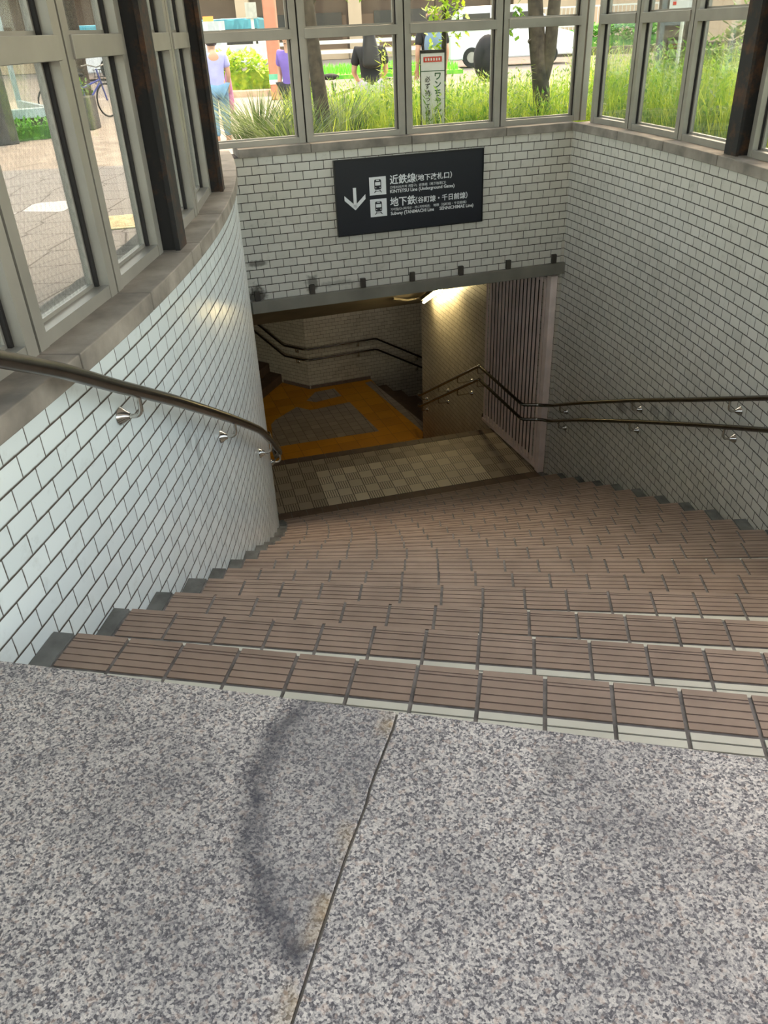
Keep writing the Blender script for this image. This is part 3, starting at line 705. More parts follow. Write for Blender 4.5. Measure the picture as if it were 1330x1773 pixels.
# ------------------------------------------------------------------ gate leaf folded open against the wall
G0=(1.246,8.645); G1=(1.648,7.375); gl=hypot(G1[0]-G0[0],G1[1]-G0[1]); GD=((G1[0]-G0[0])/gl,(G1[1]-G0[1])/gl); GN=(-GD[1],GD[0])
def Gt(s,o): return (G0[0]+GD[0]*s+GN[0]*o,G0[1]+GD[1]*s+GN[1]*o)
gate=empty('metal_gate','pinkish white slatted metal gate standing open beside the landing','gate',(*Gt(.7,0),ZF))
def gbox(m,s0,s1,o0,o1,z0,z1): m.prism([Gt(s0,o0),Gt(s1,o0),Gt(s1,o1),Gt(s0,o1)],z0,z1)
GT=-.875
for i in range(17):
    s=.01+i*.0775; m=MB(); gbox(m,s,s+.041,-.004,.006,ZF+.055,GT); part('slat',m,M['gate'],gate,bevel=.003)
m=MB(); gbox(m,0,gl-.01,.024,.05,ZF+.02,ZF+.07); gbox(m,0,gl-.01,-.014,.05,ZF+.02,ZF+.054); part('bottom_rail',m,M['gate'],gate)
m=MB(); gbox(m,0,gl-.01,.024,.05,GT-.05,GT); part('top_rail',m,M['gate'],gate)
m=MB(); gbox(m,0,gl-.01,.066,.070,ZF+.02,GT-.0); part('gap_shade_sheet',m,M['clip'],gate,label='dark sheet added behind the slats as the shade of the gaps')  # added dark sheet stands in for shade between the slats
m=MB(); gbox(m,gl,gl+.075,-.02,.05,ZF+.001,-.82); part('gate_post',m,M['gate'],gate,bevel=.004)
m=MB(); gbox(m,-.03,0.0,.0,.03,ZF+.03,ZF+.09); part('hinge',m,M['clip'],gate)

# ------------------------------------------------------------------ handrails
def interp(tab,a):
    for (a0,z0),(a1,z1) in zip(tab[:-1],tab[1:]):
        if a<=a1: return z0+(z1-z0)*(a-a0)/(a1-a0)
    (a0,z0),(a1,z1)=tab[-2:]; return z0+(z1-z0)*(a-a0)/(a1-a0)
def bracket(root,wall,outp,zr,rad):
    """flange on the wall, arm out, then up to the rail; wall/outp are plan points"""
    m=MB(); zb=zr-.085
    w=Vector((wall[0],wall[1],zb)); q=Vector((outp[0],outp[1],zb)); d=(q-w).normalized()
    pts=[w+d*.012]; L=(q-w).length
    pts.append(w+d*(L-.028))
    for i in range(1,6):
        t=pi/2*i/5; pts.append(w+d*(L-.028+.028*sin(t))+Vector((0,0,.028*(1-cos(t)))))
    pts.append(Vector((outp[0],outp[1],zr-rad*.6))); m.tube(pts,.0075,10)
    br=part('bracket',m,M['chrome'],root)
    f=MB(); f.tube([w+d*.001,w+d*.006,w+d*.022,w+d*.034],[.030,.029,.017,.010],16); part('flange',f,M['chrome'],br)
def rail_root(label,loc,group=None): return empty('handrail',label,'handrail',loc,group)
tabL=[(-14,1.02),(-11.2,.79),(-9.59,.609),(-8.6,.50),(-7.33,.344),(-5.42,.12),(-2.12,-.279),(1.14,-.672),(4.92,-1.188),(9,-1.67),(12.6,-2.09),(16,-2.09)]
hr_=rail_root('thick steel handrail on the curved left wall',(*Lp(-4,.075),.0))
pts=[(*Lp(a/4,.075),interp(tabL,a/4)) for a in range(-56,61)]
m=MB(); m.tube(pts,.021,16); part('rail',m,M['steelrail'],hr_)
for a in (-12,-6.71,-1.87,3.1,8.1,13): bracket(hr_,Lp(a,.0),Lp(a,.075),interp(tabL,a),.021)
tabU=[(-18,1.30),(-4,-.11),(.8,-.616),(4.41,-.999),(7.94,-1.363),(12.2,-1.819),(14.6,-2.085)]
tabD=[(-18,1.14),(-4,-.275),(.48,-.776),(4.16,-1.154),(7.74,-1.525),(12.06,-1.974),(14.5,-2.245)]
for tab,lab,zl,zr in ((tabU,'upper of the two slim handrails along the right wall',-2.10,-3.575),(tabD,'lower of the two slim handrails along the right wall',-2.26,-3.755)):
    h=rail_root(lab,(*Rp(4,-.075),interp(tab,4)))
    pts=[(*Rp(a/3,-.075),interp(tab,a/3)) for a in range(-48,44)]
    m=MB(); m.tube(pts+[(1.655,7.26,zl+.004),(1.60,7.285,zl)],.0165,14); part('rail',m,M['steelrail'],h)
    m=MB(); m.tube([(1.60,7.285,zl),(1.47,7.30,zl),(1.445,7.33,zl),(1.17,8.37,zl),(1.158,8.43,zl-.006),(.640,11.06,zr+.02),(.628,11.10,zr),(.618,11.15,zr)],.0165,14); part('landing_rail',m,M['steelrail'],h)
    for jb in ((1.60,7.285,zl),(1.16,8.41,zl),(.62,11.14,zr)): m=MB(); m.ball(jb,.021); part('joint_ball',m,M['chrome'],h)
    for a in (-8.8,-3.2,2.46,8.08,13.6): bracket(h,Rp(a,0),Rp(a,-.075),interp(tab,a),.0165)
    for t in (.02,.30,.62,.95):
        q=(1.158+(.628-1.158)*t,8.43+(11.1-8.43)*t); zq=zl-.006+(zr-zl)*t
        s_=(q[0]-CA[0])*WA[0]+(q[1]-CA[1])*WA[1]; bracket(h,Ap(s_,0),q,zq,.0165)
for zu,zd,lab in ((-3.575,-4.06,'upper handrail on the dim far wall'),(-3.775,-4.26,'lower handrail on the dim far wall')):
    h=rail_root(lab,(*Fp(1,-.06),zu))
    pts=[(*Gp(3.0,-.06),zu+1.32),(*Gp(.52,-.06),zu+.02),(*Gp(.46,-.06),zu),(*Gp(.04,-.06),zu),(*Fp(.02,-.06),zu),(*Fp(1.25,-.06),zu+.01),(*Fp(1.30,-.06),zu),(*Fp(2.16,-.06),zd),(*Fp(3.0,-.06),zd-.46)]
    m=MB(); m.tube(pts,.0165,12); part('rail',m,M['steelrail'],h)
    for fn,s_,zz in ((Fp,.95,zu),(Fp,2.08,zd+.04),(Gp,.2,zu),(Gp,1.3,zu+.43)): bracket(h,fn(s_,0),fn(s_,-.06),zz,.0165)

# ------------------------------------------------------------------ lamp in the lower passage
lamp=empty('fluorescent_lamp','lit fluorescent tube lamp on the sloping ceiling beside the side wall','lamp',(.80,10.2,-1.80))
def inw(s,o): p=Ap(s,-o); return p
LA=(*Ap(.53,.14*-1),-2.02); LB=(*Ap(1.45,-.14),-1.545)
m=MB(); up=Vector((0,0,.055)); m.bar(Vector(LA)+up-Vector((0,0,0)),Vector(LB)+up,.09,.05); part('housing',m,M['clip'],lamp)
m=MB(); m.tube([LA,LB],.017,12); part('tube',m,M['tubeglow'],lamp)
m=MB()
for q in (LA,LB): m.box((q[0],q[1],q[2]+.015),(.03,.03,.06))
part('socket',m,M['clip'],lamp)
m=MB(); m.tube([Vector(LA)+Vector((-.06,.06,.05)),Vector(LA)+Vector((-.22,.02,.035)),Vector(LA)+Vector((-.42,-.12,.11))],.016,8); part('conduit',m,M['concrete'],lamp)

fill_lamp=empty('fluorescent_lamp','added unseen fill lamp on the flat ceiling above the lower landing','lamp',(-.2,12.6,-2.25))  # added lamp, out of view, brightens the dark far wall
m=MB(); m.bar((-.8,12.4,-2.235),(.4,12.75,-2.235),.09,.05); part('housing',m,M['clip'],fill_lamp)
m=MB(); m.tube([(-.8,12.4,-2.285),(.4,12.75,-2.285)],.016,12); part('tube',m,emis('dim added fill tube',(1.,.86,.66),7.),fill_lamp)
# ================================================================== outside
# street paving at the left and behind, planter ground behind and at the right
def arcpts(fn,a0,a1,o,n): return [fn(a0+(a1-a0)*i/n,o) for i in range(n+1)]
m=MB(); m.prism([(-60,-15),(-2.6,-15),(-2.6,-5)]+arcpts(Lp,-30,13.6,-.31,24)+[Bp(.72,.31),Bp(.95,.31),(-1.5,11.3),(-60,11.3)],GZ-.1,GZ)
tagS(build('ground_street',m,M['paving']),'grey stone street paving outside the left windows')
m=MB(); m.prism([(-80,11.301),(-1.5,11.301),(8.0,11.8),(60,11.8),(60,26),(-80,26)],GZ-.1,GZ); tagS(build('ground_walk',m,M['roadpink']),'pinkish pavement beyond the garden')
m=MB(); m.prism([(-90,26.001),(90,26.001),(90,80),(-90,80)],GZ-.12,GZ-.02); tagS(build('ground_road',m,M['asphalt']),'road in front of the beige building')
m=MB(); m.prism([Bp(.951,.31),Bp(3.86,.31)]+arcpts(Rp,14.9,-24,.31,20)+[(9,-4),(9,11.4),(-1.49,11.0)],-.7,.22); tagS(build('ground_garden',m,M['soil']),'garden soil of the planter behind the glass')

# ---- grass and weeds
def blade(m,x,y,z,h,w,lean,az,bend=.35,n=3):
    px,py=cos(az+pi/2)*w/2,sin(az+pi/2)*w/2; vs=[]
    for i in range(n+1):
        t=i/n; r=lean*t+bend*h*t*t; zz=z+h*t*(1-.25*bend*t); k=1-t*t*.95
        cx,cy=x+cos(az)*r,y+sin(az)*r
        vs += [(cx-px*k,cy-py*k,zz),(cx+px*k,cy+py*k,zz)]
    m.add(vs,[(2*i,2*i+1,2*i+3,2*i+2) for i in range(n)])
def leafq(m,c,l,w,az,el):
    d=Vector((cos(az)*cos(el),sin(az)*cos(el),sin(el))); s=Vector((-sin(az),cos(az),0)); c=Vector(c)
    m.add([c,c+d*l*.5+s*w*.5,c+d*l,c+d*l*.5-s*w*.5],[(0,1,2,3)])
def in_garden(x,y):
    if y<7.2 and hypot(x-CR[0],y-CR[1])<CR[2]+.60: return False
    if NB[0]*x+NB[1]*y<DB+.58 and x<3.0 and hypot(x-CR[0],y-CR[1])<CR[2]+.60: return False
    for qx,qy,qr in ((-.38,8.3,.16),(1.74,8.6,.18),(3.42,9.8,.34),(.82,9.3,.10),(-.62,7.55,.25),(-1.02,8.35,.25),(-.25,8.75,.25)):
        if hypot(x-qx,y-qy)<qr: return False
    if .45<x<.79 and 7.93<y<8.13: return False
    if x>3.7 and 10.1<y: return False
    return True
rnd=random.Random(3)
mg=MB(); cnt=0
while cnt<19000:
    x=rnd.uniform(-.9,6.2); y=rnd.uniform(3.2,10.9)
    if not in_garden(x,y): continue
    if y<6 and x<2.2: continue
    if x<.1 and y<9.0 and rnd.random()<.8: continue
    dn=hypot(x-1.2,y-7.5); 
    if rnd.random()<.35 and dn>3: continue
    h=rnd.uniform(.22,.52)*(1.0 if y<9 else 1.12)*(1.45 if x>2.5 else 1.0); blade(mg,x,y,.215,h,rnd.uniform(.006,.013),rnd.uniform(0,.10),rnd.uniform(0,2*pi),rnd.uniform(.05,.5)); cnt+=1
tag(build('grass',mg,M['weed']),'bright yellow green grass filling the garden behind the back windows','grass',None,'stuff')
mw=MB(); ms=0
while ms<5600:
    x=rnd.uniform(-.6,5.8); y=rnd.uniform(3.4,10.6)
    if x<2.3 and rnd.random()<.35: continue
    if not in_garden(x,y): continue
    if x<.2 and y<8.7: continue
    h=rnd.uniform(.26,.56)*(1.4 if x>2.4 else 1.0); lx,ly=rnd.uniform(-.06,.06),rnd.uniform(-.06,.06)
    blade(mw,x,y,.215,h,.006,hypot(lx,ly),atan2(ly,lx),.0,2)
    nl=rnd.randint(8,13)
    for i in range(nl):
        t=(i+1.5)/(nl+1); leafq(mw,(x+lx*t,y+ly*t,.215+h*t),rnd.uniform(.04,.085),rnd.uniform(.012,.028),rnd.uniform(0,2*pi),rnd.uniform(-.1,.9))
    ms+=1
tag(build('weeds',mw,M['weedD']),'leafy green weeds growing among the grass near the glass','weeds',None,'stuff')
mt_=MB(); r9=random.Random(21)
for i in range(46):
    x=r9.uniform(.12,.50) if i<26 else r9.uniform(1.0,1.5); y=r9.uniform(7.9,8.6); h=r9.uniform(.5,.95) if i<26 else r9.uniform(.45,.72); lx,ly=r9.uniform(-.08,.08),r9.uniform(-.06,.06)
    blade(mt_,x,y,.215,h,.007,hypot(lx,ly),atan2(ly,lx),.0,2)
    for k in range(24):
        q=(k+3)/27; leafq(mt_,(x+lx*q,y+ly*q,.215+h*q),r9.uniform(.05,.10),r9.uniform(.012,.022),r9.uniform(0,2*pi),r9.uniform(-.5,.6))
tag(build('tall_weeds',mt_,M['weed'],loc=(.4,8.2,.2)),'tall feathery weeds on both sides of the notice board','weeds',None,'stuff')
# broad leaved plant at the right pane
mp=MB()
for i in range(42):
    a=rnd.uniform(0,2*pi); r=rnd.uniform(0,.28); leafq(mp,(3.05+r*cos(a),6.55+r*sin(a),.25+rnd.uniform(.05,.42)),rnd.uniform(.09,.17),rnd.uniform(.07,.12),a,rnd.uniform(-.4,.5))
o=tag(build('broad_leaf_plant',mp,M['weedD'],loc=(3.05,6.55,.22)),'broad leaved green plant low behind the right window','plant')
mp=MB()
for i in range(9): blade(mp,3.05,6.55,.21,rnd.uniform(.2,.45),.012,rnd.uniform(.02,.2),rnd.uniform(0,6.28),.1)
part('stem',mp,M['weed'],o)
mp=MB()
for k in range(7):
    bx,by=4.0+rnd.uniform(-.15,.25),8.3+rnd.uniform(-.2,.2); hh=rnd.uniform(.6,1.0)
    for i in range(16):
        a=rnd.uniform(0,2*pi); leafq(mp,(bx+rnd.uniform(-.06,.06),by+rnd.uniform(-.06,.06),.25+hh*(i+2)/18),rnd.uniform(.06,.12),rnd.uniform(.04,.07),a,rnd.uniform(-.2,.7))
o=tag(build('broad_leaf_plant',mp,M['weed'],loc=(4.05,8.3,.22)),'tall sunlit leafy plant in front of the wide dark trunk','plant')
mp=MB()
for i in range(7): blade(mp,4.0+rnd.uniform(-.15,.25),8.3+rnd.uniform(-.2,.2),.21,rnd.uniform(.6,1.0),.012,.05,rnd.uniform(0,6.28),.02)
part('stem',mp,M['weed'],o)
# arching ornamental grass clumps
def clump(x,y,n,hmin,hmax,label,seed):
    r_=random.Random(seed); m=MB()
    for i in range(n):
        az=r_.uniform(0,2*pi); rr=r_.uniform(0,.22); h=r_.uniform(hmin,hmax)
        blade(m,x+cos(az)*rr,y+sin(az)*rr,.215,h,r_.uniform(.008,.016),r_.uniform(.05,.25),az,r_.uniform(.3,1.1),5)
    o=tag(build('grass_clump',m,M['grassD'],loc=(x,y,.215)),label,'ornamental grass'); return o
clump(-.62,7.55,420,.30,.62,'dark arching ornamental grass close behind the leftmost back window',1)
clump(-1.02,8.35,420,.35,.66,'arching grass clump behind the darker one at the left pane',2)
clump(-.25,8.75,300,.35,.62,'arching grass clump beside the thin tree trunk',5)

# ---- trees; high crowns are out of view, added to shape the light
def tree(name_label,trunks,crowns,seed,leaf=.09,n=700,base=(0,0),cat='tree',lm='leaf'):
    r_=random.Random(seed); root=empty('tree',name_label,cat,(base[0],base[1],.2))
    m=MB()
    for pts,rs in trunks: m.tube(pts,rs,12)
    part('trunk',m,M['bark'],root)
    if crowns:
        m=MB()
        for (c,R_,k) in crowns:
            for i in range(k):
                while True:
                    v=Vector((r_.uniform(-1,1),r_.uniform(-1,1),r_.uniform(-1,1)))
                    if v.length<1: break
                p=Vector(c)+Vector((v.x*R_[0],v.y*R_[1],v.z*R_[2])); leafq(m,p,leaf*r_.uniform(.7,1.4),leaf*.5*r_.uniform(.7,1.3),r_.uniform(0,6.28),r_.uniform(-1.0,.6))
        part('foliage',m,M[lm],root)
    return root
tree('thin leaning dark tree trunk behind the second back window',[([(-.38,8.3,.1),(-.40,8.3,.5),(-.43,8.31,.9),(-.47,8.32,1.4),(-.50,8.33,2.0),(-.55,8.35,3.2)],[.085,.072,.066,.062,.058,.05]),([(-.47,8.32,1.36),(-.30,8.35,1.62),(-.12,8.4,2.0)],[.03,.022,.012])],
     [((-.10,8.45,1.62),(.34,.25,.22),70),((-.5,8.5,3.6),(1.2,1.2,.8),700)],11,.09,base=(-.38,8.3))
tree('forked grey tree trunk behind the back window next to the corner',[([(1.75,8.6,.1),(1.74,8.6,.45),(1.70,8.6,.75),(1.66,8.61,1.0),(1.62,8.62,1.36),(1.58,8.65,2.2),(1.55,8.66,3.2)],[.10,.085,.080,.078,.070,.06,.05]),([(1.72,8.6,.62),(1.775,8.58,.95),(1.79,8.57,1.36),(1.84,8.55,2.0),(1.9,8.5,3.1)],[.05,.062,.058,.05,.04]),([(1.66,8.61,1.0),(1.585,8.6,1.06)],[.05,.035])],
     [((1.8,8.7,3.8),(1.4,1.2,.8),800),((1.48,8.7,1.25),(.10,.1,.28),46)],12,.09,base=(1.74,8.6))
tree('wide dark tree trunk behind the right windows',[([(3.42,9.8,.1),(3.40,9.8,.9),(3.36,9.8,1.4),(3.3,9.8,3.4)],[.26,.22,.20,.17])],[((3.4,9.9,4.2),(1.7,1.5,.9),900),((4.6,9.6,1.35),(.7,.5,.55),420),((3.3,9.3,.8),(.4,.2,.3),120)],13,.10,base=(3.42,9.8))
tree('young tree with hanging pale green twigs above the notice board',[([(.82,9.3,.1),(.84,9.3,1.2),(.86,9.3,2.0),(.9,9.3,3.0)],[.03,.026,.022,.016]),([(.86,9.3,2.0),(.76,9.2,1.7),(.72,9.15,1.2)],[.010,.007,.003]),([(.86,9.3,1.9),(.95,9.22,1.6),(.97,9.15,1.2)],[.010,.007,.003])],
     [((.74,9.15,1.35),(.10,.08,.42),150),((.95,9.15,1.45),(.12,.08,.45),150),((.9,9.3,2.6),(.8,.7,.5),300)],14,.08,base=(.82,9.3),lm='shrub')
tree('leafy street tree beyond the left glazing',[([(-6.6,21.2,GZ),(-6.55,21.2,2),(-6.4,21.1,4.2)],[.16,.14,.12])],[((-6.4,21.2,3.5),(2.0,1.4,1.3),1100),((-6.5,21.0,5.2),(2.2,1.8,1.2),900)],15,.24,base=(-6.6,21.2))
tree('big street tree at the left, its unseen crown added to shade the paving',[([(-6.9,8.2,GZ),(-6.85,8.2,2),(-6.7,8.1,4.5)],[.30,.27,.22])],[((-4.4,3.6,5.6),(2.6,5.6,1.2),7000),((-5.2,7.0,5.6),(3.2,2.0,1.0),3000),((-3.0,5.8,5.4),(1.5,2.6,.9),1500),((-6.4,9.5,6.5),(3.2,3.2,1.2),1500)],16,.30,base=(-6.9,8.2))  # overhead crowns are unseen additions that shade the left paving
tree('street tree standing beyond the median, left of the terracotta pole',[([(-6.6,36,GZ),(-6.5,36,3),(-6.4,36,6)],[.30,.26,.2]),],[((-6.2,35.5,5.6),(3.2,2,2.6),900)],17,.3,base=(-6.6,36))

# ---- notice board in the weeds
nb=empty('notice_board','white vertical dog notice board with green letters standing in the weeds','sign',(.62,8.0,.2))
m=MB(); m.prism([(.515,8.0),(.725,8.02),(.724,8.035),(.514,8.015)],.38,.995); part('board',m,M['white'],nb)
m=MB(); m.prism([(.507,7.999),(.515,8.0),(.514,8.02),(.506,8.02)],.22,1.02); m.prism([(.725,8.02),(.733,8.021),(.732,8.04),(.724,8.04)],.22,1.02); m.prism([(.507,7.997),(.733,8.019),(.732,8.04),(.506,8.02)],.995,1.02); part('board_frame',m,M['gasket'],nb)
gm=mat('dark green lettering',srgb(24,84,52),.6); rm=mat('red pill',srgb(206,58,44),.6)
def nbq(m,u,z,w,h,o): 
    x=.515+u; y=8.0+u*.095-o; m.prism([(x-w/2,y-w*.0475),(x+w/2,y+w*.0475),(x+w/2,y+w*.0475+.0008),(x-w/2,y-w*.0475+.0008)],z-h/2,z+h/2)
m=MB(); nbq(m,.105,.948,.165,.042,.0022); po=part('pill',m,rm,nb,label='red band with small white marks')
m=MB()
for i in range(6): nbq(m,.045+i*.024,.948,.013,.020,.0032)
part('pill_marks',m,M['signwhite'],po)
m=MB(); nbq(m,.105,.858,.21,.006,.0022); part('green_line',m,gm,nb)
def vtext(body,u,ztop,size,step,mt):
    for i,ch in enumerate(body):
        me=text_mesh(ch,size,None,.0015 if size>.05 else .0006,.0004); me.materials.clear(); me.materials.append(mt)
        xs=[v.co.x for v in me.vertices]; cx=(min(xs)+max(xs))/2; ys=[v.co.y for v in me.vertices]; cy=(min(ys)+max(ys))/2
        for v in me.vertices: v.co.x-=cx; v.co.y-=cy
        o=bpy.data.objects.new('lettering',me); COL.objects.link(o); o.parent=nb; o.matrix_parent_inverse=Matrix.Translation(-wloc(nb))
        o.matrix_basis=Matrix.Translation((.515+u,8.0+u*.095-.0018,ztop-i*step))@Matrix.Rotation(radians(5.4),4,'Z')@Matrix.Rotation(radians(90),4,'X')
vtext('ワンちゃんの糞は',.150,.815,.070,.064,gm); vtext('必ず持って帰って',.058,.795,.050,.054,M['blackcloth'])
# second small notice high on the right
pn=empty('notice_sheet','white notice with red characters, cut by the top of the right window','sign',(3.08,8.75,1.5))
m=MB(); m.prism([(2.93,8.78),(3.20,8.70),(3.203,8.712),(2.933,8.792)],1.245,1.85); part('sheet',m,M['white'],pn)
m=MB()
for z in (1.275,1.315,1.355,1.40): m.prism([(2.955,8.769),(2.985,8.760),(2.9855,8.762),(2.9555,8.771)],z,z+.028)
part('red_marks',m,rm,pn)
m=MB(); m.prism([(3.06,8.738),(3.14,8.714),(3.1405,8.716),(3.0605,8.740)],1.32,1.36); part('dark_mark',m,M['blackcloth'],pn)
m=MB(); m.tube([(3.07,8.77,.2),(3.07,8.77,1.86)],.018,8); part('pole',m,M['railw'],pn)

# ---- people
def skin_mesh(verts,edges,radii,sub=2,root=0):
    me=bpy.data.meshes.new('t'); me.from_pydata(verts,edges,[]); o=bpy.data.objects.new('t',me); COL.objects.link(o)
    md=o.modifiers.new('s','SKIN'); md.use_smooth_shade=True
    for i,r in enumerate(radii):
        v=me.skin_vertices[0].data[i]; v.radius=r if isinstance(r,tuple) else (r,r); v.use_root=(i==root)
    ss=o.modifiers.new('u','SUBSURF'); ss.levels=sub; ss.render_levels=sub
    bpy.context.view_layer.update(); dg=bpy.context.evaluated_depsgraph_get(); r=bpy.data.meshes.new_from_object(o.evaluated_get(dg))
    bpy.data.objects.remove(o); bpy.data.meshes.remove(me)
    for p in r.polygons: p.use_smooth=True
    return r
def person(label,loc,rz,J,clothes,hairlen=.1,bald=False,extra=None,hairmat='hair'):
    """J: dict of joints in local metres (facing +y): pelvis, chest, neck, head, shL/elL/haL, shR/elR/haR, hipL/knL/anL/toL ..."""
    Mx=Matrix.Translation(loc)@Matrix.Rotation(rz,4,'Z')
    root=empty('person',label,'person',loc)
    def put(name,me,mt,lab=None):
        me.materials.clear(); me.materials.append(mt); o=bpy.data.objects.new(name,me); COL.objects.link(o); me.transform(Mx)
        o.parent=root; o.matrix_parent_inverse=Matrix.Translation(-Vector(loc)); 
        if lab: o['label']=lab
        return o
    V=[];E=[];Rr=[]; ix={}
    def add(n,p,r,par=None):
        ix[n]=len(V); V.append(tuple(p)); Rr.append(r)
        if par is not None: E.append((ix[par],ix[n]))
    P={k:Vector(v) for k,v in J.items()}
    add('pel',P['pelvis'],(.135,.10)); add('bel',(P['pelvis']+P['chest'])/2,(.115,.085),'pel'); add('che',P['chest'],(.135,.095),'bel'); add('nk',P['neck'],.050,'che')
    hd=P['head']; up=(hd-P['neck']).normalized()
    add('jaw',hd-up*.05+Vector((0,.012,0)),(.060,.070),'nk'); add('hd',hd+up*.03,(.074,.088),'jaw'); add('crn',hd+up*.085,(.055,.062),'hd')
    for s in 'LR':
        add('sh'+s,P['sh'+s],.055,'che'); add('el'+s,P['el'+s],.038,'sh'+s); add('wr'+s,P['ha'+s],.026,'el'+s)
        d=(P['ha'+s]-P['el'+s]).normalized(); sd=d.cross(Vector((0,1,0.1))).normalized()
        add('pm'+s,P['ha'+s]+d*.07,(.036,.018),'wr'+s)
        for i,(w,l) in enumerate(((-.030,.065),(-.010,.078),(.010,.072),(.029,.055))):
            q=P['ha'+s]+d*.085+sd*w; add('f%d%s'%(i,s),q+d*.02,.010,'pm'+s); add('g%d%s'%(i,s),q+d*l+Vector((0,.012,0)),.008,'f%d%s'%(i,s))
        q=P['ha'+s]+d*.03-sd*.035; add('th'+s,q,.011,'wr'+s); add('ti'+s,q+d*.045-sd*.012,.008,'th'+s)
        add('hp'+s,P['hip'+s],.085,'pel'); add('kn'+s,P['kn'+s],.058,'hp'+s); add('an'+s,P['an'+s],.040,'kn'+s); add('to'+s,P['to'+s],(.040,.026),'an'+s)
    body=put('body',skin_mesh(V,E,Rr),M['skin'])
    # face: nose, ears, eyes, mouth
    f=MB(); fw=Vector((0,1,0))
    f.ball(hd+fw*.092+up*.0,.013,8,6,(1,1.2,1.4))
    for sx in (-1,1): f.ball(hd+Vector((sx*.078,.0,.0))+up*.005,.022,8,6,(.4,.8,1.3))
    put('face_features',_mesh(f),M['skin'])
    f=MB()
    for sx in (-1,1): f.ball(hd+fw*.082+Vector((sx*.030,0,0))+up*.028,.009,8,6,(1.3,.6,.8))
    f.ball(hd+fw*.083-up*.045,.010,8,6,(2.0,.5,.5)); put('eyes_and_mouth',_mesh(f),M['hair'])
    if not bald:
        V=[];E=[];Rr=[];ix.clear(); add('a',hd+up*.07+fw*-.012,(.085,.095)); add('b',hd+up*.02-fw*.035,(.090,.080),'a'); add('c',hd-up*.05-fw*.055,(.085,.055),'b')
        if hairlen>.15:
            add('d',hd-up*(.12+hairlen*.3)-fw*.085,(.125,.05),'c'); add('e',hd-up*(.08+hairlen)-fw*.11,(.135,.04),'d')
        put('hair',skin_mesh(V,E,Rr,2),M[hairmat],'long black hair' if hairlen>.15 else None)
    else:
        f=MB(); f.ball(hd-fw*.03-up*.02,.083,12,8,(1,.9,.55)); put('hair',_mesh(f),M['clip'],'very short grey hair round a bald crown')
    # top
    V=[];E=[];Rr=[];ix.clear()
    add('a0',P['pelvis']+(P['pelvis']-P['chest'])*.28,(.150,.118)); add('a',P['pelvis']+(P['pelvis']-P['chest'])*.06,(.148,.115),'a0'); add('b',(P['pelvis']+P['chest'])/2,(.135,.105),'a'); add('c',P['chest'],(.155,.115),'b'); add('n',P['chest']+(P['neck']-P['chest'])*.72,(.075,.07),'c')
    for s in 'LR': add('s'+s,P['sh'+s],.072,'c'); add('e'+s,P['sh'+s]+(P['el'+s]-P['sh'+s])*.72,.064,'s'+s)
    put('shirt',skin_mesh(V,E,Rr,2),M[clothes[0]])
    V=[];E=[];Rr=[];ix.clear()
    add('p',P['pelvis'],(.148,.118))
    for s in 'LR': add('h'+s,P['hip'+s],.100,'p'); add('k'+s,P['kn'+s],.072,'h'+s); add('a'+s,P['an'+s]+(P['kn'+s]-P['an'+s])*.12,.056,'k'+s)
    put('trousers',skin_mesh(V,E,Rr,2),M[clothes[1]])
    f=MB()
    for s in 'LR':
        q=P['an'+s]; t_=P['to'+s]; f.ball((q+t_)/2-Vector((0,0,.015)),.06,10,8,(.8,2.1,.75))
    put('shoes',_mesh(f),M['blackcloth'])
    if extra: extra(root,put,P)
    return root
def _mesh(mb):
    me=bpy.data.meshes.new('m'); me.from_pydata(mb.v,[],mb.f); me.polygons.foreach_set('use_smooth',mb.sm); me.update(); return me
def standing(h=1.68,arm=0.,lean=0.):
    k=h/1.68
    J=dict(pelvis=(0,0,.94),chest=(0,lean*.5,1.27),neck=(0,lean*.8,1.44),head=(0,lean+.01,1.56),
      shL=(-.18,lean*.6,1.37),elL=(-.23,-.02+arm*.1,1.10),haL=(-.22,.06+arm*.22,.88+arm*.12),shR=(.18,lean*.6,1.37),elR=(.23,-.02+arm*.1,1.10),haR=(.22,.06+arm*.22,.88+arm*.12),
      hipL=(-.09,0,.88),knL=(-.10,.02,.48),anL=(-.10,-.02,.09),toL=(-.10,.11,.035),hipR=(.09,0,.88),knR=(.10,.03,.48),anR=(.10,-.01,.09),toR=(.10,.12,.035))
    return {a:(b[0]*k,b[1]*k,b[2]*k) for a,b in J.items()}
def seated(seat=.48,k=1.):
    z=seat+.09
    J=dict(pelvis=(0,0,z),chest=(0,.02,z+.36),neck=(0,.04,z+.53),head=(0,.06,z+.65),
      shL=(-.17,.02,z+.45),elL=(-.22,.06,z+.20),haL=(-.14,.26,z+.10),shR=(.17,.02,z+.45),elR=(.22,.06,z+.20),haR=(.14,.26,z+.10),
      hipL=(-.09,.02,z),knL=(-.11,.42,z+.02),anL=(-.11,.40,.09),toL=(-.11,.52,.035),hipR=(.09,.02,z),knR=(.11,.42,z+.02),anR=(.11,.40,.09),toR=(.11,.52,.035))
    return J
def umbrella(root,put,P):
    m=MB(); h=P['haR']; m.tube([h+Vector((.02,.06,.22)),h+Vector((.02,.06,.10)),h+Vector((.03,.07,-.2)),h+Vector((.03,.08,-.42))],[.012,.045,.05,.012],10); put('folded_umbrella',_mesh(m),M['pink'],'pink folded umbrella in hand')
person('person in a lilac T-shirt and jeans walking beside the far dark post',(-2.12,12.9,GZ),radians(20),standing(1.43,.2),('lilac','jeans'),.1,extra=umbrella)
person('person in a purple top half hidden by a back window mullion',(-1.00,12.5,GZ),radians(150),standing(1.42),('purple','blackcloth'),.1)
person('person in a white top standing behind the thin tree trunk',(-.80,12.7,GZ),radians(-60),standing(1.42),('whitecloth','blackcloth'),.1)
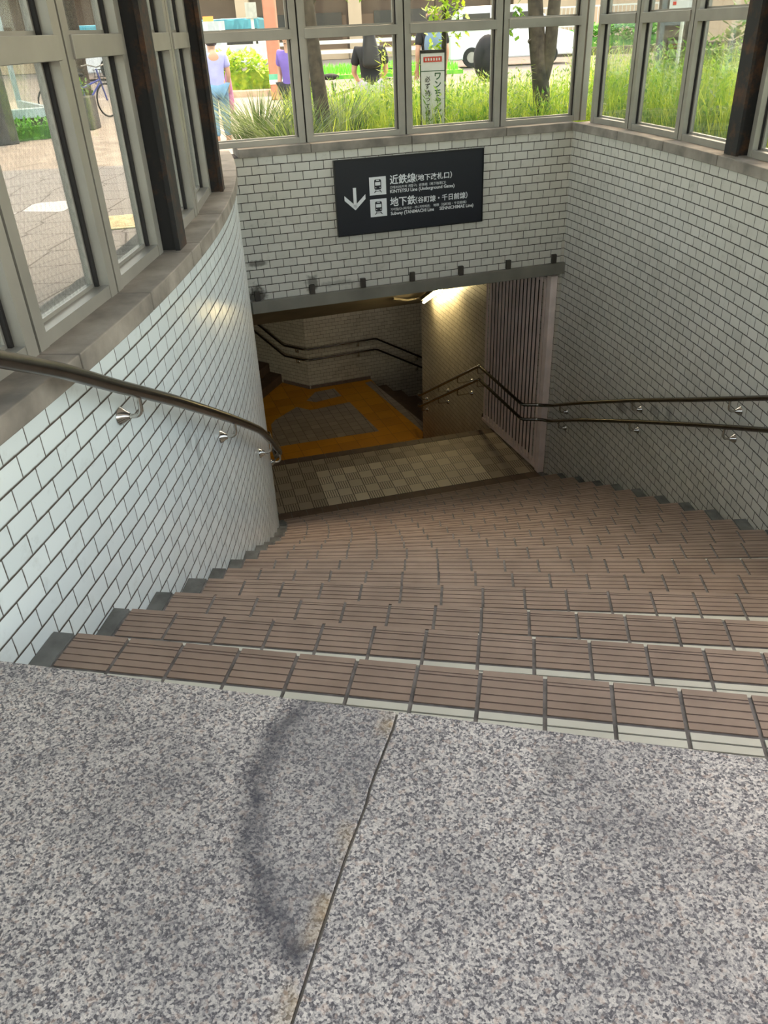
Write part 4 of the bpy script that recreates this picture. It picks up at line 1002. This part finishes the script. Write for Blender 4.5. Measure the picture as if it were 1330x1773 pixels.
person('person with long black hair, dark top and lavender trousers sitting with back to the glass',(.10,12.0,GZ),radians(8),seated(.62),('blackcloth','lavender'),.34)
m=MB(); m.box((.10,12.06,GZ+.58),(1.5,.40,.06)); sb=tag(build('bench',m,M['brickp']),'low bench under the seated person with long black hair','bench')
m=MB(); m.box((-.55,12.06,GZ+.275),(.10,.34,.55)); part('leg',m,M['post'],sb); m=MB(); m.box((.75,12.06,GZ+.275),(.10,.34,.55)); part('leg',m,M['post'],sb)
def pack(root,put,P):
    m=MB(); c=P['chest']; m.ball((c.x,c.y-.20,c.z-.08),.17,14,10,(1.0,.62,1.45)); put('backpack',_mesh(m),M['greypack'],'grey blue backpack with black straps')
    m=MB()
    for sx in (-1,1): m.tube([(sx*.10,c.y-.16,c.z+.14),(sx*.12,c.y+.02,c.z+.20),(sx*.12,c.y+.14,c.z+.05),(sx*.14,c.y-.04,c.z-.22)],.022,8)
    put('strap',_mesh(m),M['blackcloth'])
person('bald person with a grey blue backpack seen from behind beyond the notice board',(1.03,13.4,GZ),radians(10),standing(1.64),('blackcloth','blackcloth'),.1,True,pack)

# black pushchair-like bag on wheels
bg=empty('bag_trolley','black shopping bag trolley behind the third back window','bag',(1.66,12.0,GZ))
m=MB(); m.ball((1.66,12.0,GZ+1.0),.2,14,10,(.95,.7,1.4)); part('bag',m,M['blackcloth'],bg)
m=MB(); m.tube([(1.74,12.05,GZ+.2),(1.78,12.08,GZ+1.2),(1.84,12.1,GZ+1.55),(1.80,12.0,GZ+1.58)],.016,8); m.tube([(1.60,12.05,GZ+.12),(1.63,12.02,GZ+.8)],.014,8); part('handle',m,M['tyre'],bg)
for sx in (-.09,.09):
    m=MB(); m.tube([(1.66+sx-.015,12.05,GZ+.1),(1.66+sx+.015,12.05,GZ+.1)],.10,16); part('wheel',m,M['tyre'],bg)

# bicycles
def bicycle(x,y,rz,label,fr):
    root=empty('bicycle',label,'bicycle',(x,y,GZ),'bicycles parked outside'); Mx=Matrix.Translation((x,y,GZ))@Matrix.Rotation(rz,4,'Z')
    def T(p): return Mx@Vector(p)
    for cx in (-.5,.5):
        m=MB(); m.tube([T((cx+.31*cos(2*pi*i/24),0,.33+.31*sin(2*pi*i/24))) for i in range(25)],.018,6,False); w=part('wheel',m,M['tyre'],root)
        m=MB()
        for i in range(10): m.tube([T((cx,0,.33)),T((cx+.3*cos(2*pi*i/10),0,.33+.3*sin(2*pi*i/10)))],.003,4,False)
        part('spokes',m,M['alu'],w)
    m=MB()
    for a,b in (((-.5,0,.33),(-.12,0,.30)),((-.12,0,.30),(-.22,0,.78)),((-.12,0,.30),(.36,0,.66)),((-.2,0,.6),(.36,0,.72)),((.5,0,.33),(.34,0,.92)),((-.5,0,.33),(-.2,0,.62))): m.tube([T(a),T(b)],.018,8)
    part('frame',m,fr,root)
    m=MB(); m.tube([T((.20,-.26,.98)),T((.34,-.22,1.0)),T((.36,0,.95)),T((.34,.22,1.0)),T((.20,.26,.98))],.013,8); part('handlebar',m,M['alu'],root)
    m=MB(); m.ball(T((-.24,0,.84)),.11,10,8,(1.2,.8,.4)); part('saddle',m,M['tyre'],root)
    m=MB()
    for i in range(5): m.tube([T((.42,-.15+.075*i,.64)),T((.44,-.15+.075*i,.90))],.005,5)
    for zz in (.64,.77,.90): m.tube([T((.42,-.17,zz)),T((.68,-.17,zz)),T((.68,.17,zz)),T((.42,.17,zz)),T((.42,-.17,zz))],.006,5)
    part('basket',m,M['tyre'],root); return root
bicycle(-5.7,18.6,radians(65),'blue bicycle parked beyond the rusty post side window',M['bluebike'])
bicycle(-6.35,18.9,radians(70),'black bicycle parked left of the blue bicycle',M['tyre'])
bicycle(-.25,12.9,radians(20),'dark bicycle beside the seated person with long black hair',M['tyre'])

# concrete planter near the bicycles, left kerb bush and its brick edge
m=MB(); m.prism([(-5.55,16.3),(-5.05,16.3),(-5.05,16.8),(-5.55,16.8)],GZ,GZ+.55); o=tag(build('planter',m,M['post'],bevel=.02),'grey concrete planter box on the street paving','planter')
m=MB()
for i in range(120): leafq(m,(-5.3+rnd.uniform(-.22,.22),16.55+rnd.uniform(-.22,.22),GZ+.55+rnd.uniform(0,.25)),.1,.05,rnd.uniform(0,6.28),rnd.uniform(-.3,1))
part('plant',m,M['leaf'],o)
def bush(x0,x1,y0,y1,z0,z1,n,label,mt,l=.16,cat='bush',seed=1,kind=None):
    r_=random.Random(seed); m=MB()
    for i in range(n):
        x=r_.uniform(x0,x1); y=r_.uniform(y0,y1); e_=1-abs(2*(x-x0)/(x1-x0)-1)**4
        z=z0+(z1-z0)*e_*r_.uniform(0.02,1)**.6; leafq(m,(x,y,z),l*r_.uniform(.7,1.4),l*.6,r_.uniform(0,6.28),r_.uniform(-.6,.9))
    m.box(((x0+x1)/2,(y0+y1)/2,(z0+z0+(z1-z0)*.55)/2),((x1-x0)*.92,(y1-y0)*.8,(z1-z0)*.55))
    return tag(build('bush' if cat!='hedge' else 'hedge',m,mt,loc=((x0+x1)/2,(y0+y1)/2,z0)),label,cat)
bush(-4.7,-2.35,24.0,25.4,GZ,.80,1500,'yellow green bush in a brick edged bed beyond the left back window',M['shrub'],.17,seed=3)
m=MB(); m.prism([(-4.9,23.4),(-1.75,23.4),(-1.75,25.8),(-4.9,25.8)],GZ,GZ+.14); tag(build('planter_edge',m,M['brickp']),'low brick kerb round the yellow green bush','kerb')
bush(8.9,15.5,42,43.6,GZ,.98,1800,'green hedge along the far side of the road, beyond the corner windows',M['hedge'],.28,'hedge',seed=4)
m=MB(); m.prism([(8.3,40.6),(17,40.6),(17,41.7),(8.3,41.7)],GZ-.02,GZ+.28); tag(build('planter_edge',m,M['bark']),'dark stone kerb below the far green hedge','kerb')
m=MB(); m.prism([(-3.4,30.5),(3.4,30.5),(3.4,35.5),(-3.4,35.5)],GZ-.02,GZ+.10)
lw=tag(build('lawn',m,M['lawn']),'bright green lawn strip on the road median','lawn'); 
m=MB()
for i in range(1500): blade(m,rnd.uniform(-3.3,3.3),rnd.uniform(30.6,35.4),GZ+.1,rnd.uniform(.12,.3),.05,.02,rnd.uniform(0,6.28),.2,2)
part('grass_blades',m,M['lawn'],lw,kind='stuff')
bush(3.9,6.6,10.2,11.2,.2,1.35,1500,'dark green shrub filling the gap behind the right windows',M['grassD'],.13,'shrub',seed=9)
# guard rail
gr=empty('guard_rail','pale horizontal guard rail along the road beyond the bush','guard rail',(-1,28,GZ))
m=MB()
for z in (.64,.90): m.bar((-7.5,28,z),(2.6,28,z),.06,.10)
part('rail',m,M['railw'],gr)
for i in range(6):
    m=MB(); m.tube([(-7.3+i*1.95,28.05,GZ),(-7.3+i*1.95,28.05,.95)],.045,10); part('post',m,M['railw'],gr)
# terracotta pole
pl=empty('utility_pole','terracotta square pole with green and white band','pole',(-2.0,22.0,GZ))
m=MB(); m.box((-2.13,22.0,2.4),(.30,.30,5.2)); part('shaft',m,M['orangepole'],pl,bevel=.03)
m=MB(); m.box((-2.13,22.0,.30),(.32,.32,.12)); part('band',m,M['bandgreen'],pl,label='green band'); m=MB(); m.box((-2.13,22.0,.19),(.322,.322,.10)); part('band',m,M['bandwhite'],pl,label='white band')
# road sign on white post
rs=empty('road_sign','small pale road sign seen from behind on a thin white post','sign',(-3.5,30,GZ))
m=MB(); m.tube([(-3.5,30,GZ),(-3.5,30,2.0)],.05,10); part('post',m,M['railw'],rs)
m=MB(); m.box((-3.5,29.93,1.85),(.36,.03,.44)); part('plate',m,mat('grey sign back',srgb(178,178,168),.6),rs,bevel=.01)

# bus
bs=empty('bus','teal and white bus with orange destination display at the left','bus',(-8.9,38.5,GZ))
m=MB(); m.box((-8.3,39.4,GZ+1.72),(8.2,2.4,.55)); part('upper_body',m,M['teal'],bs,bevel=.08)
m=MB(); m.box((-8.3,39.4,GZ+.72),(8.2,2.4,.9)); part('lower_body',m,M['white'],bs,bevel=.06)
m=MB(); m.box((-8.3,38.25,GZ+1.30),(8.0,.12,.62)); part('side_window',m,M['darkglass'],bs)
m=MB(); m.box((-6.25,38.17,GZ+1.98),(.42,.04,.24)); part('destination_display',m,M['led'],bs,label='lit orange destination display')
m=MB(); m.box((-6.05,38.16,GZ+1.15),(.9,.05,1.55)); part('front_panel',m,M['white'],bs)
for wx in (-10.6,-5.6):
    m=MB(); m.tube([(wx,38.15,GZ+.42),(wx,38.5,GZ+.42)],.42,20); part('wheel',m,M['tyre'],bs)
# van
vn=empty('van','white van parked on the road behind the notice board and the bag','van',(5.0,34.8,GZ))
m=MB(); prof_=[(3.3,.25),(3.3,1.0),(3.55,1.75),(3.9,1.95),(6.2,1.95),(6.55,1.80),(7.3,1.15),(7.9,1.0),(8.0,.3)]
vs=[(x,34.0,GZ+z) for x,z in prof_]+[(x,35.7,GZ+z) for x,z in prof_]; n_=len(prof_)
m.add(vs,[tuple(range(n_)),tuple(range(2*n_-1,n_-1,-1))]+[(i,n_+i,n_+(i+1)%n_,(i+1)%n_) for i in range(n_)]); part('body',m,M['white'],vn,bevel=.05)
m=MB()
for x0,x1 in ((3.75,4.75),(4.85,5.75),(5.85,6.6)): m.prism([(x0,33.97),(x1,33.97),(x1,34.02),(x0,34.02)],GZ+1.2,GZ+1.72)
part('side_window',m,M['darkglass'],vn)
for wx in (4.1,7.0):
    m=MB(); m.tube([(wx,33.95,GZ+.33),(wx,34.25,GZ+.33)],.33,20); w=part('wheel',m,M['tyre'],vn)
    m=MB(); m.tube([(wx,33.94,GZ+.33),(wx,33.96,GZ+.33)],.18,16); part('hubcap',m,M['alu'],w)
# beige building
bd=empty('building','beige building with square columns and dark openings across the road','building',(2,50,GZ))
m=MB(); m.box((2,56,GZ+6),(90,8,12)); part('wall',m,M['beigeD'],bd)
for i,x in enumerate((-12.2,-6.45,-3.2,-.30,7.6,12.6,17.5,-18,23)):
    m=MB(); m.box((x,51.5,GZ+3.2),(.72,.72,6.4)); part('column',m,M['beige'],bd)
m=MB(); m.box((2,51.8,GZ+4.5),(90,1.2,1.6)); m.box((16.5,51.7,GZ+1.5),(16,.3,3.0)); m.box((2,51.95,GZ+.25),(90,.3,.5)); part('fascia',m,M['beige'],bd)
for x in (-9.5,-4.9,-1.8,1.5,3.4,5.6):
    m=MB(); m.box((x,51.93,GZ+1.7),(1.5,.1,1.1)); part('window',m,M['darkglass'],bd)
m=MB()
for z in (.1,.0): pass
fn=empty('fence','pale railing in front of the building wall, right of the forked trunk','fence',(12,46,GZ))
m=MB(); m.bar((7.6,46,1.72),(15,46,1.72),.05,.07); m.bar((7.6,46,.9),(15,46,.9),.05,.05); part('rail',m,M['railw'],fn)
for i in range(38):
    m=MB(); m.box((7.6+i*.2,46,.80),(.025,.03,1.80)); part('bar',m,M['railw'],fn)
# glazed kiosk at the left (a second stair shelter)
ks=empty('glass_kiosk','pale framed glazed shelter across the street paving at the left','kiosk',(-7.6,15.8,GZ))
K0=(-10.5,12.9); K1=(-5.55,15.9); kl=hypot(K1[0]-K0[0],K1[1]-K0[1]); kd=((K1[0]-K0[0])/kl,(K1[1]-K0[1])/kl); kn=(-kd[1],kd[0])
def Kp(s,o): return (K0[0]+kd[0]*s+kn[0]*o,K0[1]+kd[1]*s+kn[1]*o)
def kb(m,s0,s1,o0,o1,z0,z1): m.prism([Kp(s0,o0),Kp(s1,o0),Kp(s1,o1),Kp(s0,o1)],z0,z1)
m=MB(); kb(m,0,kl,.05,.25,GZ,.10); part('plinth',m,M['post'],ks)
m=MB(); kb(m,-.05,kl+.05,-.05,.3,.10,.24); part('sill',m,M['kiosk'],ks)
for i in range(7):
    s_=kl-i*.95; m=MB(); kb(m,s_-.09,s_,0,.10,.24,3.0); part('mullion',m,M['kiosk'],ks)
    if i<6: m=MB(); kb(m,s_-.95,s_-.09,.04,.05,.24,3.0); part('pane',m,M['glass'],ks)
m=MB(); kb(m,0,kl,-.01,.09,1.02,1.12); kb(m,0,kl,-.05,.2,2.9,3.1); part('transom',m,M['kiosk'],ks)
m=MB(); m.prism([Kp(kl-.09,.1),Kp(kl,.1),Kp(kl,3),Kp(kl-.09,3)],.10,.24); m.prism([Kp(kl-.09,2.9),Kp(kl,2.9),Kp(kl,3),Kp(kl-.09,3)],.24,3); m.prism([Kp(-.1,-.2),Kp(kl+.1,-.2),Kp(kl+.1,3.2),Kp(-.1,3.2)],3.1,3.25); part('roof',m,M['kiosk'],ks)
m=MB()
for i in range(1800):
    s_=rnd.uniform(kl-4.5,kl); q=Kp(s_,rnd.uniform(-.75,-.25)); leafq(m,(q[0],q[1],GZ+rnd.uniform(.0,.32)),.11,.05,rnd.uniform(0,6.28),rnd.uniform(-.6,1.2))
kb(m,kl-4.4,kl-.1,-.62,-.3,GZ,GZ+.2)
tag(build('hedge',m,M['hedge'],loc=(*Kp(kl-2.2,-.3),GZ)),'low hedge at the foot of the glazed kiosk','hedge')
m=MB(); kb(m,kl-1.22,kl-.90,-1.05,-.80,GZ,2.6); tag(build('stone_post',m,M['post'],bevel=.02),'dark grey square post in front of the kiosk hedge','post')
# pale manhole plate on the paving
m=MB(); m.box((-2.15,7.5,GZ+.006),(.62,.62,.012),radians(12)); o=tag(build('ground_plate',m,mat('pale yellow plate',srgb(216,206,168),.8,var=.12,scale=9),bevel=.004),'square pale yellow plate set in the street paving','plate')
m=MB(); m.box((-2.15,7.5,GZ+.0125),(.50,.50,.003),radians(12)); part('inset',m,mat('plate inset',srgb(206,190,150),.8,var=.2,scale=20),o)

# ------------------------------------------------------------------ light
w=bpy.data.worlds.new('sky'); SC.world=w; w.use_nodes=True; nt=w.node_tree; bgn=nt.nodes['Background']
sky=nt.nodes.new('ShaderNodeTexSky'); sky.sky_type='NISHITA'; sky.sun_disc=False; sky.sun_elevation=radians(52); sky.sun_rotation=radians(20); sky.air_density=1.0; sky.dust_density=2.5; sky.ozone_density=1.0
mx=nt.nodes.new('ShaderNodeMix'); mx.data_type='RGBA'; mx.blend_type='MULTIPLY'; mx.inputs[0].default_value=1; nt.links.new(sky.outputs[0],mx.inputs[6]); mx.inputs[7].default_value=(1.18,.965,.69,1); nt.links.new(mx.outputs[2],bgn.inputs[0]); bgn.inputs[1].default_value=.62
sl=bpy.data.lights.new('sun','SUN'); sl.energy=2.3; sl.angle=radians(.6); sl.color=(1,.90,.72)
so=bpy.data.objects.new('sun',sl); COL.objects.link(so)
trav=Vector((-.08,.45,-.89)).normalized(); so.rotation_euler=trav.to_track_quat('-Z','Y').to_euler()

# ------------------------------------------------------------------ camera
cam=bpy.data.cameras.new('camera'); co=bpy.data.objects.new('camera',cam); COL.objects.link(co)
pt,rl=.5516,-.0474
F=Vector((0,cos(pt),-sin(pt))); Rx=Vector((1,0,0)); U=Rx.cross(F); R2=Rx*cos(rl)+U*sin(rl); U2=R2.cross(F)
mtx=Matrix(((R2.x,U2.x,-F.x,0),(R2.y,U2.y,-F.y,0),(R2.z,U2.z,-F.z,1.2),(0,0,0,1)))
co.matrix_world=mtx; cam.sensor_fit='VERTICAL'; cam.sensor_height=36; cam.lens=1360/1773*36; cam.clip_start=.02; cam.clip_end=300
SC.camera=co
vs_=SC.view_settings; SC.display_settings.display_device='sRGB'; vs_.view_transform='Standard'; vs_.look='None'; vs_.gamma=1; vs_.use_curve_mapping=False; vs_.exposure=.92
SC.cycles.use_denoising=True
SC.cycles.max_bounces=10; SC.cycles.transparent_max_bounces=24; SC.cycles.diffuse_bounces=6
